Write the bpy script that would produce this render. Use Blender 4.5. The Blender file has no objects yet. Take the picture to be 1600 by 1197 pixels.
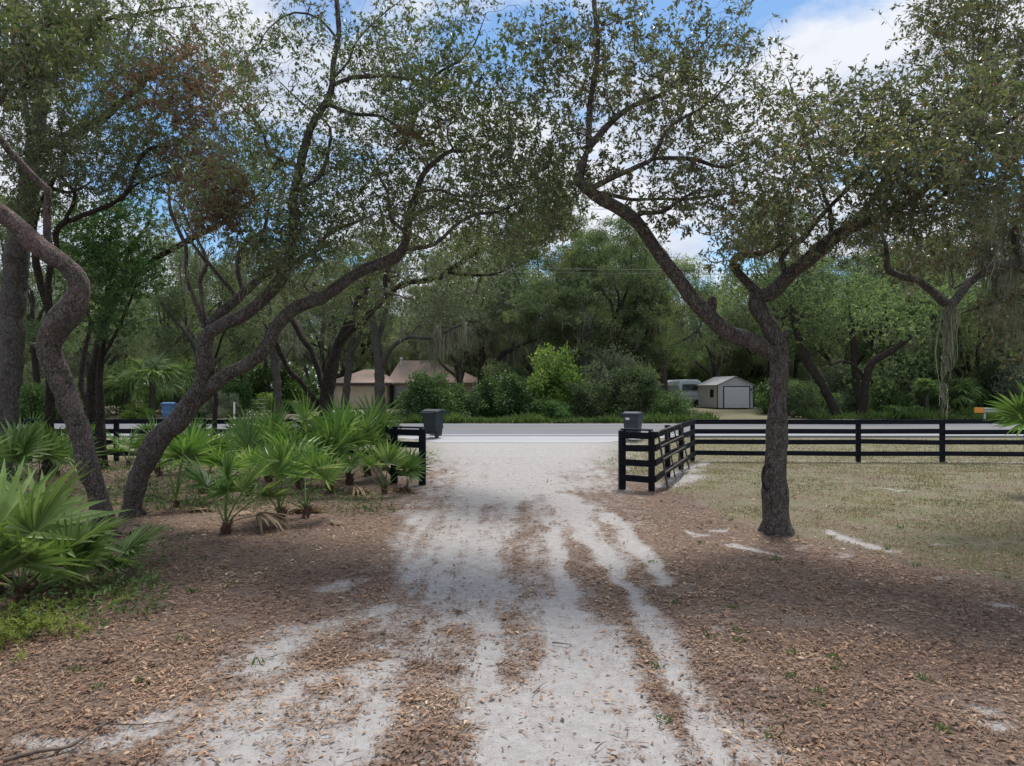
import bpy, math, random, time
import numpy as np
from mathutils import Matrix, Vector, Euler
from mathutils.kdtree import KDTree
T0 = time.time()
S = bpy.context.scene
col = S.collection
rng = np.random.default_rng(7)
random.seed(7)

# ---------------------------------------------------------------- camera, world, sun, exposure
F, CX, CY, H = 1110.0, 800.0, 608.0, 2.3          # focal length and horizon of the photograph, camera height
cam = bpy.data.objects.new('camera', bpy.data.cameras.new('camera')); col.objects.link(cam)
cam.location = (0, 0, H); cam.rotation_euler = (math.radians(90), 0, 0)
cam.data.lens = 36 * F / 1600; cam.data.sensor_width = 36; cam.data.shift_y = 9.5 / 1600
cam.data.clip_start = 0.05; cam.data.clip_end = 3000
S.camera = cam
SUN_EL, SUN_AZ = 64, 18                         # degrees; azimuth clockwise from +Y
w = bpy.data.worlds.new('World'); S.world = w; w.use_nodes = True
wn, wl = w.node_tree.nodes, w.node_tree.links
for n in list(wn): wn.remove(n)
def W(t, **k):
    n = wn.new(t)
    for a, b in k.items(): setattr(n, a, b)
    return n
out = W('ShaderNodeOutputWorld'); bg = W('ShaderNodeBackground'); bg.inputs[1].default_value = 0.1
sky = W('ShaderNodeTexSky', sky_type='NISHITA', sun_disc=False)
sky.sun_elevation = math.radians(SUN_EL); sky.sun_rotation = math.radians(SUN_AZ); sky.air_density = 1.0; sky.dust_density = 0.8; sky.ozone_density = 1.2
tc = W('ShaderNodeTexCoord'); sp = W('ShaderNodeSeparateXYZ'); wl.new(tc.outputs['Generated'], sp.inputs[0])
zz = W('ShaderNodeMath', operation='MAXIMUM'); wl.new(sp.outputs[2], zz.inputs[0]); zz.inputs[1].default_value = 0.0
za = W('ShaderNodeMath', operation='ADD'); wl.new(zz.outputs[0], za.inputs[0]); za.inputs[1].default_value = 0.22
cb = W('ShaderNodeCombineXYZ')
for i in (0, 1):
    d = W('ShaderNodeMath', operation='DIVIDE'); wl.new(sp.outputs[i], d.inputs[0]); wl.new(za.outputs[0], d.inputs[1]); wl.new(d.outputs[0], cb.inputs[i])
mp = W('ShaderNodeMapping'); wl.new(cb.outputs[0], mp.inputs[0]); mp.inputs['Location'].default_value = (3.1, 7.7, 0)
nz = W('ShaderNodeTexNoise'); nz.inputs['Scale'].default_value = 1.5; nz.inputs['Detail'].default_value = 9; nz.inputs['Roughness'].default_value = 0.55
wl.new(mp.outputs[0], nz.inputs['Vector'])
cr = W('ShaderNodeValToRGB'); wl.new(nz.outputs[0], cr.inputs[0]); cr.color_ramp.elements[0].position = 0.41; cr.color_ramp.elements[1].position = 0.50
nz2 = W('ShaderNodeTexNoise'); nz2.inputs['Scale'].default_value = 3.1; nz2.inputs['Detail'].default_value = 6; wl.new(mp.outputs[0], nz2.inputs['Vector'])
cc = W('ShaderNodeValToRGB'); wl.new(nz2.outputs[0], cc.inputs[0])
cc.color_ramp.elements[0].position = 0.36; cc.color_ramp.elements[0].color = (4.3, 4.8, 5.8, 1)
cc.color_ramp.elements[1].position = 0.56; cc.color_ramp.elements[1].color = (5.9, 6.1, 6.6, 1)
mx = W('ShaderNodeMix', data_type='RGBA')
tn = W('ShaderNodeMix', data_type='RGBA', blend_type='MULTIPLY'); tn.inputs[0].default_value = 1.0; tn.inputs[7].default_value = (.64, .86, 1.0, 1); wl.new(sky.outputs[0], tn.inputs[6])
wl.new(cr.outputs[0], mx.inputs[0]); wl.new(tn.outputs[2], mx.inputs[6]); wl.new(cc.outputs[0], mx.inputs[7])
wl.new(mx.outputs[2], bg.inputs[0]); wl.new(bg.outputs[0], out.inputs[0])
sun = bpy.data.objects.new('sun', bpy.data.lights.new('sun', 'SUN')); col.objects.link(sun)
sun.data.energy = 2.8; sun.data.angle = math.radians(17); sun.data.color = (1, 0.96, 0.9)
_a, _e = math.radians(SUN_AZ), math.radians(SUN_EL)
_d = Vector((math.sin(_a) * math.cos(_e), math.cos(_a) * math.cos(_e), math.sin(_e)))
sun.rotation_euler = _d.to_track_quat('Z', 'Y').to_euler(); sun.location = _d * 60
S.view_settings.view_transform = 'Standard'; S.view_settings.look = 'None'
S.view_settings.exposure = 0.58; S.view_settings.gamma = 1.0
try: S.view_settings.use_curve_mapping = False
except Exception: pass
S.render.engine = 'CYCLES'
S.cycles.max_bounces = 6; S.cycles.diffuse_bounces = 3; S.cycles.glossy_bounces = 2; S.cycles.transmission_bounces = 3
S.cycles.use_denoising = True; S.cycles.use_adaptive_sampling = False; S.cycles.caustics_reflective = False; S.cycles.caustics_refractive = False

# ---------------------------------------------------------------- geometry helpers
def gz(x, y):                                     # ground height (metres)
    y = np.asarray(y, float)
    return np.interp(y, [-60, 25, 30.5, 42.6, 70, 2000], [0, 0, 0.20, 0.22, 0.5, 0.5])
def at(px, py, Y):                                # a pixel of the photograph at distance Y
    return np.array([(px - CX) / F * Y, Y, H - (py - CY) / F * Y])
def gp(px, py):                                   # the ground point seen at a pixel
    lo, hi = 2.0, 400.0
    for _ in range(50):
        m = (lo + hi) / 2
        if H - (py - CY) / F * m > gz(0, m): lo = m
        else: hi = m
    return np.array([(px - CX) / F * lo, lo, float(gz(0, lo))])

def mesh(name, V, faces, mats, matidx=None, tint=None, smooth=False, attrs=None):
    """faces: list of int arrays (n,k)"""
    me = bpy.data.meshes.new(name)
    V = np.ascontiguousarray(V, dtype=np.float32)
    faces = [np.asarray(f, dtype=np.int32) for f in faces if len(f)]
    me.vertices.add(len(V)); me.vertices.foreach_set('co', V.ravel())
    li = np.concatenate([f.ravel() for f in faces]); n = np.concatenate([np.full(len(f), f.shape[1], np.int32) for f in faces])
    me.loops.add(len(li)); me.loops.foreach_set('vertex_index', li)
    me.polygons.add(len(n)); st = np.zeros(len(n), np.int32); st[1:] = np.cumsum(n)[:-1]
    me.polygons.foreach_set('loop_start', st)
    try: me.polygons.foreach_set('loop_total', n)
    except Exception: pass
    if matidx is not None: me.polygons.foreach_set('material_index', np.asarray(matidx, np.int32))
    me.polygons.foreach_set('use_smooth', np.full(len(n), bool(smooth)) if np.isscalar(smooth) else np.asarray(smooth, bool))
    if tint is not None:
        a = me.attributes.new('tint', 'FLOAT', 'POINT'); a.data.foreach_set('value', np.asarray(tint, np.float32))
    for k, v in (attrs or {}).items():
        a = me.attributes.new(k, 'FLOAT', 'POINT'); a.data.foreach_set('value', np.asarray(v, np.float32))
    for m in (mats if isinstance(mats, (list, tuple)) else [mats]): me.materials.append(m)
    me.update(calc_edges=True); me.validate(clean_customdata=False)
    return me

class B:                                          # collects boxes, tubes, leaves into ONE mesh
    def __init__(s): s.V = []; s.f = {3: [], 4: []}; s.m = {3: [], 4: []}; s.s = {3: [], 4: []}; s.T = []; s.n = 0
    def add(s, V, faces, mi=0, tint=0.0, smooth=False):
        V = np.asarray(V, float).reshape(-1, 3)
        for f in (faces if isinstance(faces, list) else [faces]):
            f = np.asarray(f, int)
            if len(f) == 0: continue
            k = f.shape[1]; s.f[k].append(f + s.n); s.m[k].append(np.full(len(f), mi)); s.s[k].append(np.full(len(f), smooth))
        s.V.append(V); s.T.append(np.broadcast_to(np.asarray(tint, float), (len(V),))); s.n += len(V)
        return s
    def box(s, c, size, rot=0.0, mi=0, bev=0.0, tilt=None):
        x, y, z = np.array(size) / 2
        if bev:
            b = min(bev, x * .9, y * .9, z * .9); pts = []; 
            for sz in (-1, 1):
                for (ax, ay) in ((-x + b, -y), (x - b, -y), (x, -y + b), (x, y - b), (x - b, y), (-x + b, y), (-x, y - b), (-x, -y + b)):
                    pts.append((ax, ay, sz * (z - b)))
            for sz in (-1, 1):
                for (ax, ay) in ((-x + b, -y + b), (x - b, -y + b), (x - b, y - b), (-x + b, y - b)): pts.append((ax, ay, sz * z))
            P = np.array(pts); q = [(i, (i + 1) % 8, 8 + (i + 1) % 8, 8 + i) for i in range(8)]; t = []
            for base, o, rev in ((0, 16, True), (8, 20, False)):
                cm = [0, 1, 1, 2, 2, 3, 3, 0]
                for i in range(8):
                    j = (i + 1) % 8; a, c2 = o + cm[i], o + cm[j]
                    if a == c2: t.append((base + i, base + j, a) if not rev else (base + j, base + i, a))
                    else: q.append((base + i, base + j, c2, a) if not rev else (base + j, base + i, a, c2))
                q.append((o, o + 1, o + 2, o + 3) if not rev else (o + 3, o + 2, o + 1, o))
            fs = [np.array(q), np.array(t)]
        else:
            P = np.array([(-x, -y, -z), (x, -y, -z), (x, y, -z), (-x, y, -z), (-x, -y, z), (x, -y, z), (x, y, z), (-x, y, z)])
            fs = [np.array([(3, 2, 1, 0), (4, 5, 6, 7), (0, 1, 5, 4), (1, 2, 6, 5), (2, 3, 7, 6), (3, 0, 4, 7)])]
        if tilt is not None: P = P @ np.array(Euler(tilt).to_matrix()).T
        cr_, sr = math.cos(rot), math.sin(rot)
        P = P @ np.array([[cr_, sr, 0], [-sr, cr_, 0], [0, 0, 1]])
        return s.add(P + np.array(c), fs, mi)
    def beam(s, a, b, wd, ht, mi=0, bev=0.01):      # a board from a to b, width wd horizontally, height ht
        a, b = np.array(a, float), np.array(b, float); d = b - a; L = np.linalg.norm(d)
        yaw = math.atan2(d[1], d[0]); pit = -math.asin(d[2] / L)
        return s.box((a + b) / 2, (L, wd, ht), rot=yaw, mi=mi, bev=bev, tilt=(0, pit, 0))
    def tube(s, P, R, n=8, mi=0, cap=True, smooth=True, tint=0.0, lump=0.0):
        P = np.asarray(P, float); K = len(P); R = np.broadcast_to(np.asarray(R, float), (K,))
        V = ring_points(P[None], R[None], n, lump)[0].reshape(-1, 3)
        i = np.arange(K - 1)[:, None] * n; j = np.arange(n)[None]; j2 = (j + 1) % n
        q = np.stack([i + j, i + j2, i + n + j2, i + n + j], -1).reshape(-1, 4)
        s.add(V, q, mi, tint, smooth)
        if cap:
            for e, r in ((0, -1), (K - 1, 1)):
                ring = V[e * n:(e + 1) * n]; VV = np.vstack([ring, P[e]]); k = np.arange(n); k2 = (k + 1) % n
                t = np.stack([k, k2, np.full(n, n)], -1) if r > 0 else np.stack([k2, k, np.full(n, n)], -1)
                s.add(VV, t, mi, tint, False)
        return s
    def tubes(s, P, R, n=3, mi=0, tint=0.0):         # many equal-length polylines at once: P (N,K,3)
        P = np.asarray(P, float); N, K, _ = P.shape
        if N == 0: return s
        V = ring_points(P, R, n)
        b = (np.arange(N) * K * n)[:, None, None]; i = (np.arange(K - 1) * n)[None, :, None]; j = np.arange(n)[None, None]; j2 = (j + 1) % n
        q = np.stack([b + i + j, b + i + j2, b + i + n + j2, b + i + n + j], -1).reshape(-1, 4)
        return s.add(V.reshape(-1, 3), q, mi, tint, True)
    def mesh(s, name, mats):
        fs = []; mi = []; sm = []
        for k in (3, 4):
            if s.f[k]: fs.append(np.concatenate(s.f[k])); mi.append(np.concatenate(s.m[k])); sm.append(np.concatenate(s.s[k]))
        return mesh(name, np.concatenate(s.V), fs, mats, np.concatenate(mi), np.concatenate(s.T), np.concatenate(sm))
    def build(s, name, mats, parent=None, origin=None):
        if origin is not None: s.V = [v - np.array(origin) for v in s.V]
        return link(name, s.mesh(name, mats), parent, origin)

def ring_points(P, R, n, lump=0.0):
    N, K, _ = P.shape
    Tn = np.gradient(P, axis=1); Tn /= np.linalg.norm(Tn, axis=2, keepdims=True) + 1e-9
    m = Tn.mean(1); ax = np.argmin(np.abs(m), axis=1); ref = np.eye(3)[ax][:, None, :]
    U = np.cross(Tn, ref); U /= np.linalg.norm(U, axis=2, keepdims=True) + 1e-9
    Vv = np.cross(Tn, U)
    a = np.arange(n) / n * 2 * np.pi
    Rr = np.asarray(R)[:, :, None] * np.ones(n)
    if lump:
        ph = rng.uniform(0, 6.28, 4); t = np.arange(K)[None, :, None] * 0.35
        Rr = Rr * (1 + lump * (np.sin(2 * a + ph[0] + t * .7) * .6 + np.sin(3 * a + ph[1] - t) * .5 + np.sin(5 * a + ph[2] + t * 1.3) * .35) + rng.normal(0, lump * .35, Rr.shape))
    return P[:, :, None, :] + Rr[..., None] * (np.cos(a)[None, None, :, None] * U[:, :, None, :] + np.sin(a)[None, None, :, None] * Vv[:, :, None, :])

def link(name, me, parent=None, loc=None):
    o = bpy.data.objects.new(name, me); col.objects.link(o)
    if parent is not None: o.parent = parent
    if loc is not None:
        o.location = tuple(float(v) for v in loc) if parent is None else tuple(float(a - b) for a, b in zip(loc, parent.location))
    return o
def tag(o, label=None, cat=None, group=None, kind=None):
    if label: o['label'] = label
    if cat: o['category'] = cat
    if group: o['group'] = group
    if kind: o['kind'] = kind
    return o
def thing(name, loc, label, cat, group=None, rz=0.0):
    o = bpy.data.objects.new(name, None); col.objects.link(o); o.empty_display_size = .2
    o.location = tuple(float(v) for v in loc); o.rotation_euler = (0, 0, rz)
    return tag(o, label, cat, group)
def local(b, o):                                   # geometry given in world coordinates, thing at o (unrotated)
    l = np.array(o.location); b.V = [v - l for v in b.V]; return b
def part(b, name, mats, o): return local(b, o).build(name, mats, o)
def copy_tree(o, parent=None):
    c = o.copy(); col.objects.link(c)
    if parent is not None: c.parent = parent
    for ch in list(o.children): copy_tree(ch, c)
    return c

# lattice noise
_perm = np.random.default_rng(3).random((256, 256))
def vnoise(x, y):
    xi = np.floor(x).astype(int); yi = np.floor(y).astype(int); fx = x - xi; fy = y - yi
    fx = fx * fx * (3 - 2 * fx); fy = fy * fy * (3 - 2 * fy)
    g = lambda a, b: _perm[a % 256, b % 256]
    return (g(xi, yi) * (1 - fx) + g(xi + 1, yi) * fx) * (1 - fy) + (g(xi, yi + 1) * (1 - fx) + g(xi + 1, yi + 1) * fx) * fy
def fbm(x, y, o=4):
    s = 0; a = .5; t = 0
    for i in range(o): s = s + a * vnoise(x * 2 ** i + 17.3 * i, y * 2 ** i + 9.1 * i); t += a; a *= .55
    return s / t
sm = lambda e0, e1, v: (lambda t: t * t * (3 - 2 * t))(np.clip((v - e0) / (e1 - e0), 0, 1))

# ---------------------------------------------------------------- materials
def new_mat(name):
    m = bpy.data.materials.new(name); m.use_nodes = True
    nt = m.node_tree; nt.nodes.clear(); o = nt.nodes.new('ShaderNodeOutputMaterial')
    return m, nt, o
def nd(nt, t, ins=None, **k):
    n = nt.nodes.new(t)
    for a, b in k.items(): setattr(n, a, b)
    for a, b in (ins or {}).items():
        if hasattr(b, 'is_output') or isinstance(b, bpy.types.NodeSocket): nt.links.new(b, n.inputs[a])
        else: n.inputs[a].default_value = b
    return n
def ramp(nt, fac, stops):
    r = nt.nodes.new('ShaderNodeValToRGB'); e = r.color_ramp.elements
    while len(e) > 1: e.remove(e[-1])
    for i, (p, c) in enumerate(stops):
        k = e[0] if i == 0 else e.new(p)
        k.position = p; k.color = (*c, 1) if len(c) == 3 else c
    nt.links.new(fac, r.inputs[0]); return r.outputs[0]
def mixc(nt, f, a, b, mode='MIX'):
    n = nt.nodes.new('ShaderNodeMix'); n.data_type = 'RGBA'; n.blend_type = mode
    for i, v in ((0, f), (6, a), (7, b)):
        if isinstance(v, bpy.types.NodeSocket): nt.links.new(v, n.inputs[i])
        else: n.inputs[i].default_value = v if i == 0 else ((*v, 1) if len(v) == 3 else v)
    return n.outputs[2]
def noise(nt, scale, detail=4, rough=.5, vec=None, dist=0.0):
    n = nd(nt, 'ShaderNodeTexNoise', {'Scale': scale, 'Detail': detail, 'Roughness': rough, 'Distortion': dist})
    if vec is None: vec = nd(nt, 'ShaderNodeNewGeometry').outputs['Position']
    nt.links.new(vec, n.inputs['Vector']); return n.outputs[0]
def leaf_mat(name, stops, trans=0.3, rough=0.5, spec=0.35, var=0.35):
    m, nt, o = new_mat(name)
    t = nd(nt, 'ShaderNodeAttribute', attribute_name='tint').outputs['Fac']
    c = ramp(nt, t, stops)
    oi = nd(nt, 'ShaderNodeObjectInfo').outputs['Random']
    v = nd(nt, 'ShaderNodeMapRange', {0: oi, 3: 1 - var * .5, 4: 1 + var * .5}).outputs[0]
    big = ramp(nt, noise(nt, 0.5, 3), [(.35, (.8, .82, .82)), (.65, (1.15, 1.12, 1.0))])
    c = mixc(nt, 1.0, c, big, 'MULTIPLY')
    c = nd(nt, 'ShaderNodeHueSaturation', {'Color': c, 'Value': v}).outputs[0]
    p = nd(nt, 'ShaderNodeBsdfPrincipled', {'Base Color': c, 'Roughness': rough, 'Specular IOR Level': spec})
    tr = nd(nt, 'ShaderNodeBsdfTranslucent', {'Color': mixc(nt, 1.0, c, (1.15, 1.25, .7), 'MULTIPLY')})
    mxn = nd(nt, 'ShaderNodeMixShader', {0: trans, 1: p.outputs[0], 2: tr.outputs[0]})
    nt.links.new(mxn.outputs[0], o.inputs[0]); return m
def bark_mat(name, base, dark, patch, pamt=.5, lichen=(.34, .34, .31), scale=1.0, bump=.9):
    m, nt, o = new_mat(name)
    g = nd(nt, 'ShaderNodeNewGeometry').outputs['Position']
    mpn = nd(nt, 'ShaderNodeMapping', {'Vector': g, 'Scale': (1, 1, .45)}).outputs[0]
    n1 = noise(nt, 22 * scale, 6, .65, mpn, .6); n2 = noise(nt, 3.2, 5, .6); n3 = noise(nt, 7, 6, .7); n4 = noise(nt, 70, 3)
    vo = nd(nt, 'ShaderNodeTexVoronoi', {'Vector': mpn, 'Scale': 34 * scale}, feature='DISTANCE_TO_EDGE').outputs[0]
    c = mixc(nt, ramp(nt, n1, [(.38, (0, 0, 0)), (.62, (1, 1, 1))]), dark, base)
    c = mixc(nt, ramp(nt, n2, [(.66 - .25 * pamt, (0, 0, 0)), (.72 - .2 * pamt, (1, 1, 1))]), c, mixc(nt, n1, patch, tuple(v * .55 for v in patch)))
    c = mixc(nt, ramp(nt, n3, [(.60, (0, 0, 0)), (.68, (.8, .8, .8))]), c, lichen)
    c = mixc(nt, ramp(nt, vo, [(0, (.75, .75, .75)), (.05, (0, 0, 0))]), c, tuple(v * .5 for v in dark))
    sp1 = noise(nt, 46, 3, .6, mpn, 1.0)
    c = mixc(nt, ramp(nt, sp1, [(.55, (0, 0, 0)), (.63, (.7, .7, .7))]), c, tuple(v * 1.15 for v in lichen))
    c = mixc(nt, ramp(nt, noise(nt, 2.6, 7, .7), [(.52, (0, 0, 0)), (.62, (.4, .4, .4))]), c, mixc(nt, n1, tuple(v * .9 for v in lichen), tuple(v * 1.1 for v in base)))
    c = mixc(nt, ramp(nt, sp1, [(.36, (.8, .8, .8)), (.44, (0, 0, 0))]), c, tuple(v * .7 for v in dark))
    hgt = nd(nt, 'ShaderNodeMath', {0: n1, 1: nd(nt, 'ShaderNodeMath', {0: vo, 1: 1.6}, operation='MULTIPLY').outputs[0]}, operation='ADD').outputs[0]
    hgt = nd(nt, 'ShaderNodeMath', {0: hgt, 1: n4}, operation='ADD').outputs[0]
    bp = nd(nt, 'ShaderNodeBump', {'Height': hgt, 'Strength': bump, 'Distance': .05}).outputs[0]
    p = nd(nt, 'ShaderNodeBsdfPrincipled', {'Base Color': c, 'Roughness': .92, 'Specular IOR Level': .15, 'Normal': bp})
    nt.links.new(p.outputs[0], o.inputs[0]); return m
def plain(name, c, rough=.6, c2=None, scale=8, metal=0, bump=0.0, spec=.4):
    m, nt, o = new_mat(name)
    n1 = noise(nt, scale, 6, .6); c2 = c2 or tuple(v * .7 for v in c)
    cc_ = mixc(nt, ramp(nt, n1, [(.35, (0, 0, 0)), (.68, (1, 1, 1))]), c, c2)
    p = nd(nt, 'ShaderNodeBsdfPrincipled', {'Base Color': cc_, 'Roughness': rough, 'Metallic': metal, 'Specular IOR Level': spec})
    if bump: nt.links.new(nd(nt, 'ShaderNodeBump', {'Height': noise(nt, scale * 6, 4), 'Strength': bump, 'Distance': .01}).outputs[0], p.inputs['Normal'])
    nt.links.new(p.outputs[0], o.inputs[0]); return m

M = {}
M['leaf_oak'] = leaf_mat('oak_leaf', [(0, (.065, .095, .05)), (.4, (.12, .16, .08)), (.75, (.16, .19, .09)), (.88, (.23, .23, .11)), (.93, (.19, .12, .07)), (1, (.15, .075, .05))], .42, .36, .7)
M['leaf_oak_olive'] = leaf_mat('olive_oak_leaf', [(0, (.065, .085, .055)), (.35, (.12, .14, .078)), (.7, (.17, .175, .095)), (.85, (.22, .19, .10)), (.93, (.24, .14, .08)), (1, (.2, .085, .055))], .40, .34, .7)
M['leaf_dead'] = leaf_mat('dead_leaf', [(0, (.17, .125, .10)), (.5, (.22, .14, .115)), (1, (.15, .08, .065))], .3, .7, .2)
M['leaf_fresh'] = leaf_mat('fresh_leaf', [(0, (.04, .10, .03)), (.5, (.075, .16, .05)), (1, (.14, .23, .08))], .38, .5, .35)
M['leaf_wood'] = leaf_mat('woodland_leaf', [(0, (.07, .105, .06)), (.5, (.15, .21, .11)), (.85, (.23, .285, .15)), (1, (.30, .30, .17))], .42, .55, .3, .7)
M['leaf_grey'] = leaf_mat('grey_green_leaf', [(0, (.09, .115, .09)), (.5, (.185, .22, .17)), (1, (.28, .30, .22))], .4, .6, .3, .6)
M['leaf_bright'] = leaf_mat('yellow_green_leaf', [(0, (.11, .19, .045)), (.6, (.23, .33, .085)), (.93, (.3, .38, .1)), (1, (.6, .6, .5))], .4, .5, .3)
M['leaf_bush'] = leaf_mat('shrub_leaf', [(0, (.045, .085, .03)), (.5, (.095, .165, .055)), (1, (.18, .27, .09))], .3, .45, .4, .5)
M['moss'] = leaf_mat('grey_moss', [(0, (.15, .15, .135)), (.6, (.24, .235, .215)), (1, (.33, .32, .29))], .3, .9, .1)
M['palm'] = leaf_mat('palmetto_leaf', [(0, (.045, .10, .03)), (.5, (.10, .19, .05)), (.8, (.18, .28, .09)), (1, (.38, .46, .24))], .35, .45, .4, .4)
M['palm_near'] = leaf_mat('near_palmetto_leaf', [(0, (.08, .14, .035)), (.5, (.17, .26, .08)), (1, (.36, .43, .22))], .32, .5, .3, .3)
M['palm_dead'] = leaf_mat('dead_palm_leaf', [(0, (.20, .14, .10)), (1, (.36, .27, .21))], .15, .7, .2)
M['fern'] = leaf_mat('fern_leaf', [(0, (.14, .19, .04)), (1, (.32, .36, .10))], .35, .6, .2)
M['weed'] = leaf_mat('weed_leaf', [(0, (.06, .11, .035)), (1, (.16, .22, .08))], .35, .55, .3)
M['grass_blade'] = leaf_mat('grass_blade', [(0, (.10, .13, .055)), (.3, (.19, .18, .10)), (.55, (.29, .24, .16)), (1, (.36, .29, .21))], .25, .7, .2)
M['litter'] = leaf_mat('fallen_leaf', [(0, (.08, .045, .034)), (.3, (.225, .13, .09)), (.65, (.38, .235, .16)), (.9, (.5, .345, .24)), (1, (.62, .5, .37))], .1, .6, .3)
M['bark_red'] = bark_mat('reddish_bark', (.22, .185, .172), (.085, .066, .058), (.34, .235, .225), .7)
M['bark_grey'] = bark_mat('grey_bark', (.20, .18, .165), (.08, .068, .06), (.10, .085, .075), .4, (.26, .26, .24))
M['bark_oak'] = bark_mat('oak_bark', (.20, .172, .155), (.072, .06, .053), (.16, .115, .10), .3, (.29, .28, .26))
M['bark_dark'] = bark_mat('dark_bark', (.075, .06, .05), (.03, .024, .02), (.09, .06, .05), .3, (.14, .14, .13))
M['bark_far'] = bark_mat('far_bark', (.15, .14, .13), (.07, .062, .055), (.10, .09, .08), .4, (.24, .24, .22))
M['twig'] = plain('twig_bark', (.17, .14, .125), .9, (.09, .072, .064), 14)
M['black'] = plain('black_paint', (.006, .008, .013), .6, (.012, .015, .022), 9, bump=.15, spec=.12)
M['bin'] = plain('dark_plastic', (.022, .03, .036), .55, (.034, .045, .052), 5, bump=.05, spec=.25)
M['bin_grey'] = plain('grey_plastic', (.05, .066, .08), .5, (.04, .052, .064), 4, bump=.05, spec=.25)
M['bin_blue'] = plain('blue_plastic', (.07, .16, .34), .5)
M['rubber'] = plain('rubber', (.02, .02, .02), .8)
M['white'] = plain('white_paint', (.66, .67, .68), .5, (.56, .57, .58), 6)
M['tube'] = plain('gate_tube', (.05, .045, .045), .5, (.14, .11, .10), 10, bump=.1)
M['roof'] = plain('shingle_roof', (.36, .265, .215), .9, (.27, .20, .165), 3.5, bump=.3)
M['housewall'] = plain('beige_wall', (.55, .44, .34), .8, (.5, .4, .31), 3)
M['garage'] = plain('beige_garage_door', (.64, .52, .40), .6, (.60, .49, .38), 2)
M['darkwood'] = plain('dark_trim', (.06, .045, .04), .7)
M['glass'] = plain('window_glass', (.02, .03, .035), .08, (.03, .04, .045), 2, spec=.8)
M['shedwall'] = plain('shed_siding', (.64, .62, .63), .7, (.58, .56, .57), 4)
M['sheddoor'] = plain('shed_door', (.78, .78, .80), .5, (.72, .72, .74), 3)
M['shedroof'] = plain('shed_roof', (.42, .42, .43), .6, (.30, .30, .30), 2)
M['camper'] = plain('camper_shell', (.68, .73, .78), .35, (.6, .65, .7), 3)
M['steel'] = plain('galvanised_steel', (.42, .44, .46), .45, (.30, .31, .32), 6, metal=.5)
M['orange'] = plain('orange_reflector', (.75, .30, .04), .5, (.6, .22, .03), 6)
M['wire'] = plain('cable', (.02, .02, .022), .6)
M['stick'] = plain('stick_bark', (.16, .12, .095), .9, (.08, .06, .05), 20, bump=.3)
M['sandpatch'] = plain('white_sand', (.5, .48, .46), .95, (.38, .36, .34), 14, bump=.3)
M['soil'] = plain('palm_stump', (.12, .065, .045), .95, (.06, .035, .025), 20, bump=.6)

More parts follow.
